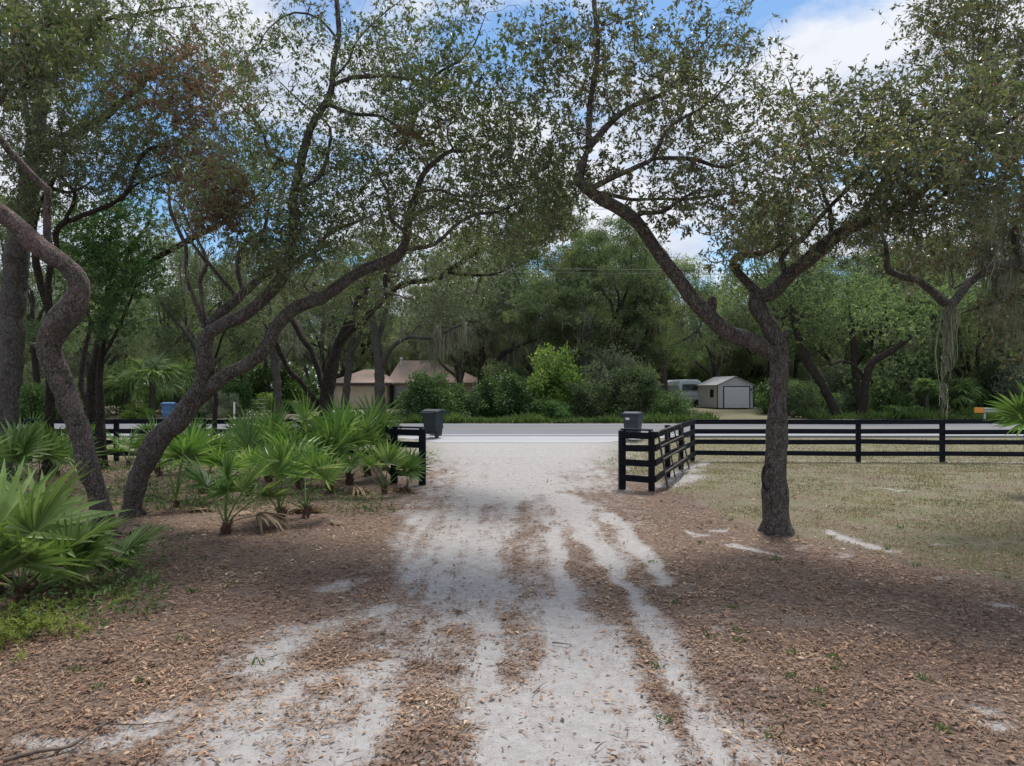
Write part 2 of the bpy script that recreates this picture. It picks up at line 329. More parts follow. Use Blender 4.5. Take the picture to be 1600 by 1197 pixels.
def ground_mat():
    m, nt, o = new_mat('ground_surface')
    A = lambda n: nd(nt, 'ShaderNodeAttribute', attribute_name=n).outputs['Fac']
    pos = nd(nt, 'ShaderNodeNewGeometry').outputs['Position']
    sand, grass = A('sand'), A('grass')
    nf = noise(nt, 9, 8, .7); nff = noise(nt, 55, 5, .65); nb = noise(nt, 1.6, 5, .6); nm = noise(nt, 26, 4, .6); nxf = noise(nt, 210, 3, .6); nff2 = noise(nt, 24, 6, .75)
    # sand
    sc_ = mixc(nt, ramp(nt, nf, [(.3, (0, 0, 0)), (.7, (1, 1, 1))]), (.34, .32, .31), (.49, .475, .465))
    sc_ = mixc(nt, ramp(nt, nxf, [(.38, (.7, .7, .7)), (.5, (0, 0, 0))]), sc_, (.25, .205, .18))
    v1 = nd(nt, 'ShaderNodeTexVoronoi', {'Vector': nd(nt, 'ShaderNodeMapping', {'Vector': pos, 'Scale': (1, 1.8, 1), 'Rotation': (0, 0, .5)}).outputs[0], 'Scale': 30.0, 'Randomness': 1.0})
    crumb = ramp(nt, v1.outputs['Distance'], [(.13, (1, 1, 1)), (.22, (0, 0, 0))])
    crumb = mixc(nt, 1.0, crumb, ramp(nt, nm, [(.48, (0, 0, 0)), (.56, (1, 1, 1))]), 'MULTIPLY')
    sc_ = mixc(nt, crumb, sc_, (.19, .125, .09))
    # litter bed
    v2 = nd(nt, 'ShaderNodeTexVoronoi', {'Vector': nd(nt, 'ShaderNodeMapping', {'Vector': mixc(nt, .06, pos, nd(nt, 'ShaderNodeTexNoise', {'Vector': pos, 'Scale': 12.0}).outputs[1]), 'Scale': (1, 1.7, 1)}).outputs[0], 'Scale': 26.0})
    lc = ramp(nt, nd(nt, 'ShaderNodeSeparateColor', {0: v2.outputs['Color']}).outputs[0], [(0, (.08, .05, .04)), (.35, (.17, .11, .08)), (.7, (.25, .168, .122)), (1, (.35, .25, .185))])
    lc = mixc(nt, ramp(nt, nff, [(.4, (.0, .0, .0)), (.6, (.7, .7, .7))]), lc, (.10, .078, .065))
    lc = mixc(nt, ramp(nt, nb, [(.35, (.25, .25, .25)), (.6, (0, 0, 0))]), lc, (.13, .10, .08))
    # grass
    gc = mixc(nt, ramp(nt, nff, [(.35, (0, 0, 0)), (.65, (1, 1, 1))]), (.12, .125, .065), (.29, .255, .18))
    gc = mixc(nt, ramp(nt, nb, [(.45, (0, 0, 0)), (.62, (.75, .75, .75))]), gc, mixc(nt, nff, (.095, .125, .045), (.16, .18, .075)))
    gf = nd(nt, 'ShaderNodeMath', {0: grass, 1: nd(nt, 'ShaderNodeMath', {0: nff2, 1: -.5}, operation='ADD').outputs[0]}, operation='ADD').outputs[0]
    lc = mixc(nt, mixc(nt, 1.0, ramp(nt, noise(nt, .9, 7, .65), [(.50, (0, 0, 0)), (.60, (.65, .65, .65))]), ramp(nt, grass, [(.12, (0, 0, 0)), (.35, (1, 1, 1))]), 'MULTIPLY'), lc, mixc(nt, nff, (.15, .135, .12), (.24, .215, .19)))
    gc = mixc(nt, ramp(nt, noise(nt, 2.7, 6, .7), [(.48, (0, 0, 0)), (.60, (.7, .7, .7))]), gc, mixc(nt, nff2, (.12, .085, .062), (.25, .18, .13)))
    c = mixc(nt, ramp(nt, gf, [(.3, (0, 0, 0)), (.68, (.95, .95, .95))]), lc, gc)
    sf = nd(nt, 'ShaderNodeMath', {0: sand, 1: nd(nt, 'ShaderNodeMath', {0: nd(nt, 'ShaderNodeMath', {0: nd(nt, 'ShaderNodeMath', {0: nff, 1: nff2}, operation='ADD').outputs[0], 1: 1.6}, operation='MULTIPLY').outputs[0], 1: -1.6}, operation='ADD').outputs[0]}, operation='ADD').outputs[0]
    c = mixc(nt, ramp(nt, sf, [(.12, (0, 0, 0)), (.68, (1, 1, 1))]), c, sc_)
    hgt = nd(nt, 'ShaderNodeMath', {0: nff, 1: v2.outputs['Distance']}, operation='ADD').outputs[0]
    hgt = nd(nt, 'ShaderNodeMath', {0: hgt, 1: nxf}, operation='ADD').outputs[0]
    bp = nd(nt, 'ShaderNodeBump', {'Height': hgt, 'Strength': .55, 'Distance': .02}).outputs[0]
    p = nd(nt, 'ShaderNodeBsdfPrincipled', {'Base Color': c, 'Roughness': .95, 'Specular IOR Level': .12, 'Normal': bp})
    nt.links.new(p.outputs[0], o.inputs[0]); return m
M['ground'] = ground_mat()
def asphalt(name, a, b):
    m, nt, o = new_mat(name)
    n1 = noise(nt, .5, 4); n2 = noise(nt, 120, 2)
    pos = nd(nt, 'ShaderNodeNewGeometry').outputs['Position']
    streak = noise(nt, 1.0, 4, .6, nd(nt, 'ShaderNodeMapping', {'Vector': pos, 'Scale': (.06, 1.6, 1)}).outputs[0])
    c = mixc(nt, ramp(nt, streak, [(.35, (0, 0, 0)), (.65, (1, 1, 1))]), a, b)
    c = mixc(nt, ramp(nt, n2, [(.3, (.35, .35, .35)), (.6, (0, 0, 0))]), c, tuple(v * .6 for v in a))
    c = mixc(nt, ramp(nt, n1, [(.4, (.2, .2, .2)), (.7, (0, 0, 0))]), c, tuple(v * .8 for v in a))
    p = nd(nt, 'ShaderNodeBsdfPrincipled', {'Base Color': c, 'Roughness': .75, 'Specular IOR Level': .4}); nt.links.new(p.outputs[0], o.inputs[0]); return m
M['road'] = asphalt('worn_asphalt', (.13, .135, .15), (.18, .185, .20))
M['apron'] = asphalt('apron_asphalt', (.33, .33, .34), (.42, .42, .43))
M['line'] = plain('road_paint', (.62, .63, .64), .6, (.48, .49, .5), 20)
M['yellow'] = plain('yellow_road_paint', (.38, .30, .18), .7, (.26, .22, .16), 20)

# ---------------------------------------------------------------- ground, driveway, road
SAND = [  # (value, [(px, py, half width px), ...])
 (1.0, [(820, 690, 130), (812, 720, 112), (806, 748, 105), (800, 772, 98)]),
 (.95, [(775, 765, 40), (738, 795, 26), (722, 840, 20), (705, 880, 20), (692, 925, 20)]),
 (.72, [(800, 790, 60), (770, 850, 60), (740, 900, 55), (760, 960, 50), (790, 1010, 60)]),
 (.70, [(680, 800, 40), (655, 850, 30), (640, 900, 26)]),
 (1.0, [(850, 770, 20), (868, 830, 11), (878, 890, 14), (884, 950, 26), (882, 1020, 52), (878, 1090, 85), (875, 1160, 110), (870, 1300, 150)]),
 (1.0, [(880, 775, 26), (905, 810, 22), (932, 850, 17), (955, 885, 15), (985, 925, 12), (1010, 960, 14)]),
 (.95, [(955, 800, 12), (985, 850, 15), (1015, 885, 15), (1042, 915, 12)]),
 (.95, [(1005, 960, 20), (1045, 1000, 34), (1070, 1060, 34), (1095, 1130, 36), (1120, 1197, 40), (1160, 1300, 50)]),
 (.85, [(920, 1000, 60), (960, 1080, 60), (1000, 1160, 80), (1000, 1280, 100)]),
 (.72, [(770, 985, 34), (700, 1015, 40), (640, 1030, 44), (570, 1060, 50), (470, 1085, 85), (400, 1140, 100), (330, 1230, 140)]),
 (.55, [(600, 955, 36), (545, 965, 30), (490, 980, 34), (430, 1015, 48), (400, 1050, 56)]),
 (.55, [(512, 914, 12), (545, 905, 17)]),
 (.9, [(660, 985, 20), (730, 965, 18)]),
 (.85, [(600, 1110, 40), (560, 1150, 60), (520, 1240, 90)]),
 (.8, [(760, 1060, 40), (780, 1120, 40), (780, 1240, 60)]),
 (.6, [(260, 1130, 44), (160, 1155, 34), (80, 1160, 20), (40, 1155, 14)]),
 (.8, [(1375, 766, 5), (1435, 768, 4)]), (.62, [(1075, 745, 26), (1040, 758, 18), (1095, 722, 10)]),
 (.55, [(1080, 719, 4), (1250, 720, 4), (1600, 723, 5), (1800, 725, 5)]),
 (.8, [(1145, 850, 7), (1185, 855, 9), (1230, 861, 7)]), (.75, [(1300, 828, 9), (1320, 838, 12), (1350, 848, 11), (1390, 856, 8)]), (.6, [(1240, 850, 6), (1262, 848, 5)]), (.6, [(1290, 868, 5)]), (.6, [(1262, 874, 4)]), (.7, [(1305, 858, 8), (1290, 862, 6)]),
 (.72, [(1455, 847, 7), (1480, 849, 5)]), (.62, [(1565, 945, 12)]), (.72, [(1530, 1130, 14), (1545, 1118, 8)]), (.6, [(1450, 900, 8)]), (.6, [(1510, 1098, 10)]),
 (.75, [(1075, 833, 5), (1100, 836, 5)]), (.65, [(1140, 826, 8), (1110, 828, 6)]),
 (.7, [(1120, 1140, 60), (1190, 1190, 60)]),
 (.62, [(802, 700, 100), (800, 800, 115), (810, 900, 135), (800, 1000, 190), (770, 1100, 240), (720, 1200, 320), (660, 1350, 430)]),
]
LEAFY = [ # leaf drifts lying on the sand
 (.75, [(846, 776, 12), (862, 805, 13), (884, 838, 16), (920, 898, 28), (955, 937, 26)]),
 (.6, [(815, 785, 16), (825, 830, 24), (800, 890, 34), (840, 930, 30)]),
 (.55, [(895, 772, 20), (925, 775, 16)]), (.6, [(800, 716, 7), (838, 717, 6)]), (.4, [(740, 742, 24), (790, 748, 20)]), (.35, [(860, 735, 18), (900, 748, 24)]),
 (.7, [(667, 985, 20), (750, 990, 20)]), (.8, [(635, 1046, 12), (700, 1044, 14)]),
 (.8, [(470, 1025, 20), (535, 1032, 22), (600, 1030, 14)]), (.75, [(500, 1085, 22), (525, 1075, 18)]),
 (.95, [(660, 1100, 40), (650, 1150, 60), (620, 1220, 80), (700, 1150, 45)]), (.6, [(750, 1090, 14)]),
 (.6, [(1020, 1075, 24), (1045, 1095, 22)]), (.55, [(800, 1010, 22), (815, 1055, 26), (790, 960, 24)]),
 (.45, [(985, 890, 12), (1010, 930, 14), (1040, 960, 10)]), (.5, [(720, 1075, 10)]), (.4, [(940, 1190, 20), (900, 1150, 10)]),
]
def stroke_field(X, Y, strokes):
    f = np.zeros_like(X)
    for v, pts in strokes:
        P = []
        for (px, py, hw) in pts:
            g = gp(px, py); P.append((g[0], g[1], hw / F * g[1]))
        if len(P) == 1: P.append((P[0][0] + .05, P[0][1], P[0][2]))
        best = np.full_like(X, 1e9)
        for a, b in zip(P[:-1], P[1:]):
            dx, dy = b[0] - a[0], b[1] - a[1]; L = dx * dx + dy * dy + 1e-9
            t = np.clip(((X - a[0]) * dx + (Y - a[1]) * dy) / L, 0, 1)
            d = np.hypot(X - a[0] - t * dx, Y - a[1] - t * dy); best = np.minimum(best, d / (a[2] + t * (b[2] - a[2])))
        f = np.maximum(f, v * (1 - sm(.15, 2.1, best)))
    return f
def fields(X, Y):
    n1 = fbm(X * 1.1, Y * 1.1, 4) - .5; n2 = fbm(X * 1.1 + 40, Y * 1.1 + 3, 4) - .5; n3 = fbm(X * 4 + 9, Y * 1.6, 3) - .5
    XX, YY = X + n1 * .5 * np.clip(Y / 12, .3, 1), Y + n2 * 1.3 * np.clip(Y / 12, .3, 1)
    s = stroke_field(XX, YY, SAND); l = stroke_field(XX, YY, LEAFY)
    n4 = fbm(X * 9 + 2, Y * 9, 3) - .5; n5 = (fbm(X * 4.5 + 70, Y * .3, 3) - .5) * sm(3.5, 1.5, np.abs(X - .3))
    s = np.clip(s - l * .5 + (n3 * .6 + n4 * .7 + n5 * .9) * (s > .02) * sm(30, 18, Y), 0, 1) * (Y < 32)
    # far drives and yards are pale
    s = np.maximum(s, .75 * sm(2.5, 0, np.abs(X - 24 - (Y - 60) * .15)) * sm(43, 46, Y) * sm(95, 80, Y))
    s = np.maximum(s, .45 * sm(9, 5, np.abs(X + 17)) * sm(52, 58, Y) * sm(66, 62, Y))
    pr = X / np.maximum(Y, 1) * F + CX
    lawn = sm(0, 1.2, X - np.interp(Y, [4, 12, 16, 25, 30], [6.5, 3.6, 2.8, 1.6, 1.2]))
    g = lawn * np.interp(Y, [4, 8, 10.5, 13, 60], [.50, .54, .58, .68, .76]) + sm(20, 25, Y) * .75
    g = np.clip(g + (fbm(X * .55 + 5, Y * .55, 4) - .5) * .9 * (Y < 45), 0, 1)
    return s, g, lawn
def axis(fine0, fine1, step, lo, hi, grow=1.12):
    a = list(np.arange(fine0, fine1, step)); s_ = step
    while a[-1] < hi: s_ *= grow; a.append(a[-1] + s_)
    s_ = step; b = [a[0]]
    while b[-1] > lo: s_ *= grow; b.append(b[-1] - s_)
    return np.array(b[:0:-1] + a)
gx = axis(-9, 10, .065, -420, 420); gy = axis(3.6, 24, .065, -60, 900, 1.07)
XX, YY = np.meshgrid(gx, gy); X, Y = XX.ravel(), YY.ravel()
s_, g_, lw_ = fields(X, Y)
near = (Y < 24)
Z = gz(X, Y) + (fbm(X * .8, Y * .8, 3) - .5) * .10 * near * sm(24, 18, Y) * sm(0, 1.5, np.abs(X - .3) - 2.5) + (fbm(X * 5, Y * 5, 3) - .5) * .025 * near - s_ * .02 * near
Z[(Y > 31.0) & (Y < 42.6)] -= .03
def ground_z(x, y):                                # height of the modelled ground
    x, y = np.asarray(x, float), np.asarray(y, float)
    s, _, _ = fields(x, y); nr = (y < 24)
    return gz(x, y) + (fbm(x * .8, y * .8, 3) - .5) * .10 * nr * sm(24, 18, y) * sm(0, 1.5, np.abs(x - .3) - 2.5) + (fbm(x * 5, y * 5, 3) - .5) * .025 * nr - s * .02 * nr
nx, ny = len(gx), len(gy)
i, j = np.meshgrid(np.arange(nx - 1), np.arange(ny - 1)); i, j = i.ravel(), j.ravel()
Q = np.stack([j * nx + i, j * nx + i + 1, (j + 1) * nx + i + 1, (j + 1) * nx + i], -1)
le = [gp(*p)[:2] for p in ((712, 693), (690, 740), (655, 790), (600, 860), (490, 930), (370, 1000), (270, 1090), (150, 1197), (-50, 1420))]
re_ = [gp(*p)[:2] for p in ((938, 693), (945, 740), (962, 800), (1010, 870), (1055, 930), (1085, 1020), (1120, 1100), (1150, 1197), (1230, 1420))]
cyq = (gy[j] + gy[j + 1]) / 2; cxq = (gx[i] + gx[i + 1]) / 2
lx = np.interp(cyq, [p[1] for p in le[::-1]], [p[0] for p in le[::-1]]); rx_ = np.interp(cyq, [p[1] for p in re_[::-1]], [p[0] for p in re_[::-1]])
wob = (fbm(cxq * 2, cyq * 2) - .5) * .5
ondrive = (cxq > lx + wob) & (cxq < rx_ + wob) & (cyq < 29.3) & (cyq > 2.5)
for nm, sel in (('ground', ~ondrive), ('driveway', ondrive)):
    q = Q[sel]; u, inv = np.unique(q.ravel(), return_inverse=True)
    me = mesh(nm, np.stack([X, Y, Z], -1)[u], [inv.reshape(-1, 4)], M['ground'], smooth=True, attrs={'sand': s_[u], 'grass': g_[u]})
    tag(link(nm, me), kind='structure')
def sheet(name, pts, z0, mat, nsub=1):
    P = np.array(pts, float); V = [(x, y, float(gz(x, y)) + z0) for x, y in P]
    return tag(link(name, mesh(name, np.array(V), [np.array([range(len(V))])], mat)), kind='structure')
tag(B().box((0, 36.75, .115), (800, 11.2, .25), mi=0).build('road', M['road']), kind='structure')
def strip(name, x0, x1, y0, y1, mat): b_ = B().add([(x0, y0, .2445), (x1, y0, .2445), (x1, y1, .2445), (x0, y1, .2445)], np.array([(0, 1, 2, 3)])); return tag(b_.build(name, mat), kind='structure')
strip('edge_line', -400, 400, 31.75, 32.05, M['line']); strip('edge_line', -400, 400, 41.75, 41.9, M['line'])
strip('centre_line', -400, 400, 37.55, 37.7, M['yellow']); strip('centre_line', -400, 400, 37.95, 38.1, M['yellow'])
ap = [(-3.0, 28.6), (3.6, 28.6), (5.2, 29.8), (7.6, 31.15), (-5.6, 31.15), (-4.0, 29.8)]
b_ = B(); n_ = len(ap); up = [(x, y, float(gz(x, y)) + (.012 if y < 31 else .03)) for x, y in ap]
b_.add(up + [(x, y, z - .15) for x, y, z in up], [np.array([(0, 1, 2, 5), (2, 3, 4, 5)]), np.array([(k, (k + 1) % n_, n_ + (k + 1) % n_, n_ + k) for k in range(n_)])[:, ::-1]])
tag(b_.build('driveway_apron', M['apron']), kind='structure')

# ---------------------------------------------------------------- trees
def spline(P, step):
    P = np.asarray(P, float)
    if len(P) == 2: P = np.array([P[0], (P[0] + P[1]) / 2, P[1]])
    Q_ = np.vstack([2 * P[0] - P[1], P, 2 * P[-1] - P[-2]]); o = []
    for k in range(1, len(Q_) - 2):
        L = np.linalg.norm(Q_[k + 1, :3] - Q_[k, :3]); n = max(2, int(L / step)); t = np.linspace(0, 1, n, endpoint=False)[:, None]
        a, b, c, d = Q_[k - 1:k + 3]
        o.append(.5 * (2 * b + (c - a) * t + (2 * a - 5 * b + 4 * c - d) * t ** 2 + (3 * b - a - 3 * c + d) * t ** 3))
    o.append(P[-1:]); return np.vstack(o)
WK = 1.0
def limb_px(pts, D0, D1, dmid=0.0):                 # [(px,py,width px)] -> (x,y,z,r)
    n = len(pts); L = np.cumsum([0] + [math.hypot(pts[k + 1][0] - pts[k][0], pts[k + 1][1] - pts[k][1]) for k in range(n - 1)]); t = L / L[-1]
    o = []
    for k, (px, py, wd) in enumerate(pts):
        D = D0 + (D1 - D0) * t[k] + dmid * math.sin(math.pi * t[k]); o.append([*at(px, py, D), max(wd, 2) * WK / 2 / F * D * (.35 if k == n - 1 else 1)])
    return np.array(o)
def crook(P, a=.45):
    n = len(P); k = np.arange(n); ph = rng.uniform(0, 6.28, (3, 3)); o = np.zeros((n, 3))
    for q, (fq, am) in enumerate(((.45, .55), (1.1, .35), (2.2, .2))):
        for c in range(3): o[:, c] += am * np.sin(k * fq + ph[q, c])
    P = P.copy(); P[:, :3] += o * np.minimum(P[:, 3:4], .05) * a * 1.3 * np.minimum(1, k / 4)[:, None]; P[:, 3] *= 1 + rng.normal(0, .035, n) + .05 * np.sin(k * .8 + ph[0, 0]); return P
def roots(b, base, r, z0=.24, n=5, reach=1.55):
    a0 = rng.uniform(0, 6.28)
    for k in range(n):
        a = a0 + k / n * 6.28 + rng.uniform(-.25, .25); e = np.array([math.cos(a), math.sin(a), 0]); rr = r * reach * rng.uniform(.8, 1.25); c = np.array([base[0], base[1], 0.0])
        gzb = float(ground_z(base[0], base[1])) if base[1] < 30 else float(base[2])
        P = spline(np.array([[*(c + e * r * .45 + [0, 0, gzb + z0 + rng.uniform(-.05, .1)]), r * .42], [*(c + e * r * .85 + [0, 0, gzb + .12]), r * .36], [*(c + e * rr + [0, 0, gzb - .02]), r * .2], [*(c + e * rr * 1.35 + [0, 0, gzb - .14]), r * .08]]), .06)
        b.tube(P[:, :3], P[:, 3], 8, 0, True, True, 0, .07)
def blob(px, py, rx, ry, Da, Db, n):
    u = rng.normal(0, 1, (n, 3)); u /= np.linalg.norm(u, axis=1, keepdims=True); r = 1.32 * rng.random(n) ** (1 / 1.9); u *= r[:, None]
    D = (Da + Db) / 2 + u[:, 2] * (Db - Da) / 2
    return np.stack([(px + u[:, 0] * rx - CX) / F * D, D, H - (py + u[:, 1] * ry - CY) / F * D], -1)
def grow(nodes, targets, K=6, wig=.10, maxr=.03, batches=6, sag=.0, maxlen=None, rk=.016, minstart=0):
    """connect each target to the tree by a crooked branch, nearest targets first"""
    allP = []; allR = []
    tree_p = [n for n in nodes]
    targets = np.asarray(targets)
    kd = KDTree(len(tree_p)); [kd.insert(p[:3], k) for k, p in enumerate(tree_p)]; kd.balance()
    d = np.array([kd.find(t)[2] for t in targets]); targets = targets[np.argsort(d)]
    for bt in np.array_split(targets, batches):
        if len(bt) == 0: continue
        kd = KDTree(len(tree_p)); [kd.insert(p[:3], k) for k, p in enumerate(tree_p)]; kd.balance()
        idx = []; 
        for t in bt:
            c = kd.find_n(t, 3); idx.append(random.choice(c)[1] if len(c) == 3 and random.random() < .25 else c[0][1])
        A = np.array([tree_p[k][:3] for k in idx]); ra = np.array([tree_p[k][3] for k in idx])
        dv = bt - A; L = np.linalg.norm(dv, axis=1)
        ok = L > .03
        if maxlen: ok &= L < maxlen
        A, ra, dv, L, bt2 = A[ok], ra[ok], dv[ok], L[ok], bt[ok]
        if len(A) == 0: continue
        t = np.linspace(0, 1, K)[None, :, None]
        off = rng.normal(0, 1, (len(A), 3)) * (L * wig * 1.6)[:, None]; off2 = rng.normal(0, 1, (len(A), 3)) * (L * wig)[:, None]
        P = A[:, None] + dv[:, None] * t + off[:, None] * np.sin(np.pi * t) + off2[:, None] * np.sin(2 * np.pi * t)
        P[:, 1:-1] += rng.normal(0, 1, (len(A), K - 2, 3)) * (L * wig * .3)[:, None, None]
        P[:, :, 2] += (-sag * L[:, None]) * np.sin(np.pi * t[..., 0])
        r0 = np.minimum(np.minimum(ra * .75, maxr), rk * L + .003); R = r0[:, None] * (1 - .75 * t[..., 0]) + .0012
        allP.append(P); allR.append(R)
        for p, r in zip(P[:, 1:], R[:, 1:]): tree_p.extend(np.column_stack([p, r]))
    if not allP: return np.zeros((0, K, 3)), np.zeros((0, K)), tree_p
    return np.concatenate(allP), np.concatenate(allR), tree_p
def leaf_geo(b, pos, direc, length, width, mi, tint, fold=.25, up=.6):
    """elliptic leaves: 6 vertices? kept at 4 with a fold along the midrib"""
    N = len(pos); d = direc / (np.linalg.norm(direc, axis=1, keepdims=True) + 1e-9)
    nrm = rng.normal(0, 1, (N, 3)); nrm[:, 2] += up * 2
    s = np.cross(d, nrm); s /= np.linalg.norm(s, axis=1, keepdims=True) + 1e-9; n = np.cross(s, d)
    L = length[:, None]; Wd = width[:, None]
    m = pos + d * L * .48 - n * L * .02
    V = np.stack([pos, m + s * Wd / 2 + n * Wd * fold, pos + d * L - n * L * .08, m - s * Wd / 2 + n * Wd * fold], 1)
    k = (np.arange(N) * 4)[:, None]
    f = np.concatenate([k + np.array([[0, 1, 2]]), k + np.array([[0, 2, 3]])])
    b.add(V.reshape(-1, 3), f, mi, np.repeat(tint, 4), False)
def litter_geo(b, pos, direc, length, width, tint):
    """lying oak leaves with six corners, curled along their length"""
    N = len(pos); d = direc / (np.linalg.norm(direc, axis=1, keepdims=True) + 1e-9)
    nrm = rng.normal(0, .32, (N, 3)); nrm[:, 2] += 1.0; s = np.cross(d, nrm); s /= np.linalg.norm(s, axis=1, keepdims=True) + 1e-9; n = np.cross(s, d); n *= np.sign(n[:, 2:3])
    L = length[:, None]; Wd = width[:, None] / 2; c = rng.normal(.10, .12, (N, 1)) * L; f = rng.normal(.15, .3, (N, 1)) * Wd
    a, e = rng.uniform(.7, 1.1, (N, 1)), rng.uniform(.7, 1.1, (N, 1))
    V = np.stack([pos, pos + d * L * .28 + s * Wd * a + n * (c * .7 + f), pos + d * L * .68 + s * Wd * e + n * (c * .8 + f), pos + d * L, pos + d * L * .68 - s * Wd * a + n * (c * .8 + f), pos + d * L * .28 - s * Wd * e + n * (c * .7 + f)], 1)
    V[:, :, 2] = np.maximum(V[:, :, 2], pos[:, None, 2] - .003)
    k = (np.arange(N) * 6)[:, None]; fs = np.concatenate([k + np.array([[0, 5, 1]]), k + np.array([[2, 4, 3]])]); q = k + np.array([[1, 5, 4, 2]])
    b.add(V.reshape(-1, 3), [fs, q], 0, np.repeat(tint, 6), False)
def leaves_on(b, P, per, length, width, mi, t0=.25, spread=.9, tintc=(.5, .28), jit=.02, up=.6, fold=.25):
    """leaves on twigs P (N,K,3)"""
    N, K, _ = P.shape
    if N == 0: return
    per_i = rng.poisson(per, N) if per > 1.5 else (rng.random(N) < per).astype(int)
    idx = np.repeat(np.arange(N), per_i); n = len(idx); t = t0 + (1 - t0) * rng.random(n) ** .6
    f = t * (K - 1); k = np.minimum(f.astype(int), K - 2); u = (f - k)[:, None]
    pos = P[idx, k] * (1 - u) + P[idx, k + 1] * u; tg = P[idx, k + 1] - P[idx, k]; tg /= np.linalg.norm(tg, axis=1, keepdims=True) + 1e-9
    pos = pos + rng.normal(0, jit, pos.shape)
    d = tg * .55 + rng.normal(0, 1, (n, 3)) * spread * .6; d[:, 2] -= .12
    L = length * rng.uniform(.65, 1.25, n); tt = rng.normal(0, tintc[1] * .55, N)[idx] * .6
    leaf_geo(b, pos, d, L, width * rng.uniform(.75, 1.25, n) * (L / length) ** .5, mi, np.clip(tintc[0] + tt + rng.normal(0, tintc[1], n), 0.01, .99), fold, up)
def moss_strands(b, A, length, n_per=8, spread=.12, w=.012, mi=0):
    """hanging grey strands below points A"""
    n = len(A) * n_per; idx = np.repeat(np.arange(len(A)), n_per)
    base = A[idx] + rng.normal(0, 1, (n, 3)) * [spread, spread, .03]
    L = np.asarray(length)[idx] * rng.uniform(.25, 1.05, n) ** 1.2; K = 7; t = np.linspace(0, 1, K)
    P = np.repeat(base[:, None], K, 1); P[:, :, 2] -= L[:, None] * t
    conv = (A[idx] - base)[:, None] * [1, 1, 0] * (t[None, :, None] ** 1.0) * .75; P += conv
    P[:, :, :2] += np.cumsum(rng.normal(0, .026, (n, K, 2)), 1) * (L[:, None, None] * .8 + .3)
    # ribbon
    ang = rng.uniform(0, 3.14, (n, 1)) + t * rng.uniform(-2, 2, (n, 1)); sd = np.stack([np.cos(ang), np.sin(ang), 0 * ang], -1)
    wd = w * rng.uniform(.4, 1.2, (n, 1)) * (1 - t ** 3 * .8) * rng.uniform(.4, 1.5, (n, K))
    V = np.stack([P - sd * wd[..., None], P + sd * wd[..., None]], 2)
    o = (np.arange(n) * K * 2)[:, None]; k = (np.arange(K - 1) * 2)[None]
    q = np.stack([o + k, o + k + 1, o + k + 3, o + k + 2], -1).reshape(-1, 4)
    b.add(V.reshape(-1, 3), q, mi, np.repeat(np.clip(rng.normal(.5, .25, n), 0, 1), K * 2), True)

def fg_tree(name, label, base, limbs, blobs, bark, leafm, nL=(30, 260, 3000), leafsz=(.075, .028), per=10, cat='tree',
            trunk_sides=16, tint=(.45, .25), dead=None, moss=None, lump=.075, t_dead=None, mossm=None, bare=None, twig=None):
    """limbs[0] is the trunk; the others are limbs; blobs = foliage volumes [(px,py,rx,ry,Da,Db,weight)]"""
    root = thing(name, base, label, cat)
    nodes = []
    tb = B(); P = crook(spline(limbs[0], .12), .25); tb.tube(P[:, :3], P[:, 3], trunk_sides, 0, True, True, 0, lump)
    if base[1] < 26 and P[3, 3] > .1 and abs(base[0] / base[1]) < .8: roots(tb, P[min(2, len(P) - 1), :3], float(np.median(P[:8, 3])))
    nodes += list(P[len(P) // 2:]); part(tb, 'trunk', bark, root)
    for lm in limbs[1:]:
        Pl = crook(spline(lm, .14)); lb = B(); lb.tube(Pl[:, :3], Pl[:, 3], 10 if Pl[0, 3] > .05 else 7, 0, True, True, 0, lump)
        part(lb, 'limb', bark, root); nodes += list(Pl[2:])
    wts = np.array([b_[6] for b_ in blobs], float); wts /= wts.sum()
    def samp(n):
        return np.concatenate([blob(*b_[:6], max(1, int(round(n * w_)))) for b_, w_ in zip(blobs, wts)])
    cb_ = B()
    P1, R1, nodes = grow(nodes, samp(nL[0]), 10, .14, .055, 5, -.02, rk=.03); cb_.tubes(P1, R1, 5, 0)
    P2, R2, nodes = grow(nodes, samp(nL[1]), 8, .15, .022, 6, 0, rk=.021); cb_.tubes(P2, R2, 4, 0)
    n3 = nL[2]; nc = int(n3 * .8); kk = rng.integers(0, len(P2), nc); spr = float(np.median(np.linalg.norm(P2[:, -1] - P2[:, 0], axis=1))) * .34 + .10
    T3 = np.concatenate([P2[kk, rng.integers(3, 7, nc)] + rng.normal(0, spr, (nc, 3)), samp(n3 - nc)])
    P3, R3, _ = grow(nodes, T3, 4, .13, .008, 7, .03, maxlen=1.3, rk=.013); cb_.tubes(P3, R3, 3, 0)
    leaves_on(cb_, P3, per, leafsz[0], leafsz[1], 1, .62, 1.1, tint)
    leaves_on(cb_, P2, per * .3, leafsz[0], leafsz[1], 1, .75, .9, tint)
    mats = [twig or M['twig'], leafm]
    part(cb_, 'crown', mats, root)
    if dead:
        db = B(); dn = np.concatenate([blob(*b_[:6], n_) for b_, n_ in dead]); Pd, Rd, _ = grow(nodes, dn, 4, .12, .007, 4, .05, maxlen=1.6)
        db.tubes(Pd, Rd, 3, 0); leaves_on(db, Pd, 13, leafsz[0], leafsz[1], 1, .1, .9, (.5, .3)); part(db, 'dead_foliage', [M['twig'], M['leaf_dead']], root)
    if moss:
        mb = B()
        for (bl, n_, ln, wd_) in moss:
            A = blob(*bl, n_); kd = KDTree(len(nodes)); [kd.insert(p[:3], k) for k, p in enumerate(nodes)]; kd.balance()
            A = np.array([kd.find(a)[0][:] for a in A]); moss_strands(mb, A, np.full(len(A), ln), 9, .07, wd_)
        tag(part(mb, 'hanging_moss', M['moss'], root), kind='stuff')
    return root, nodes

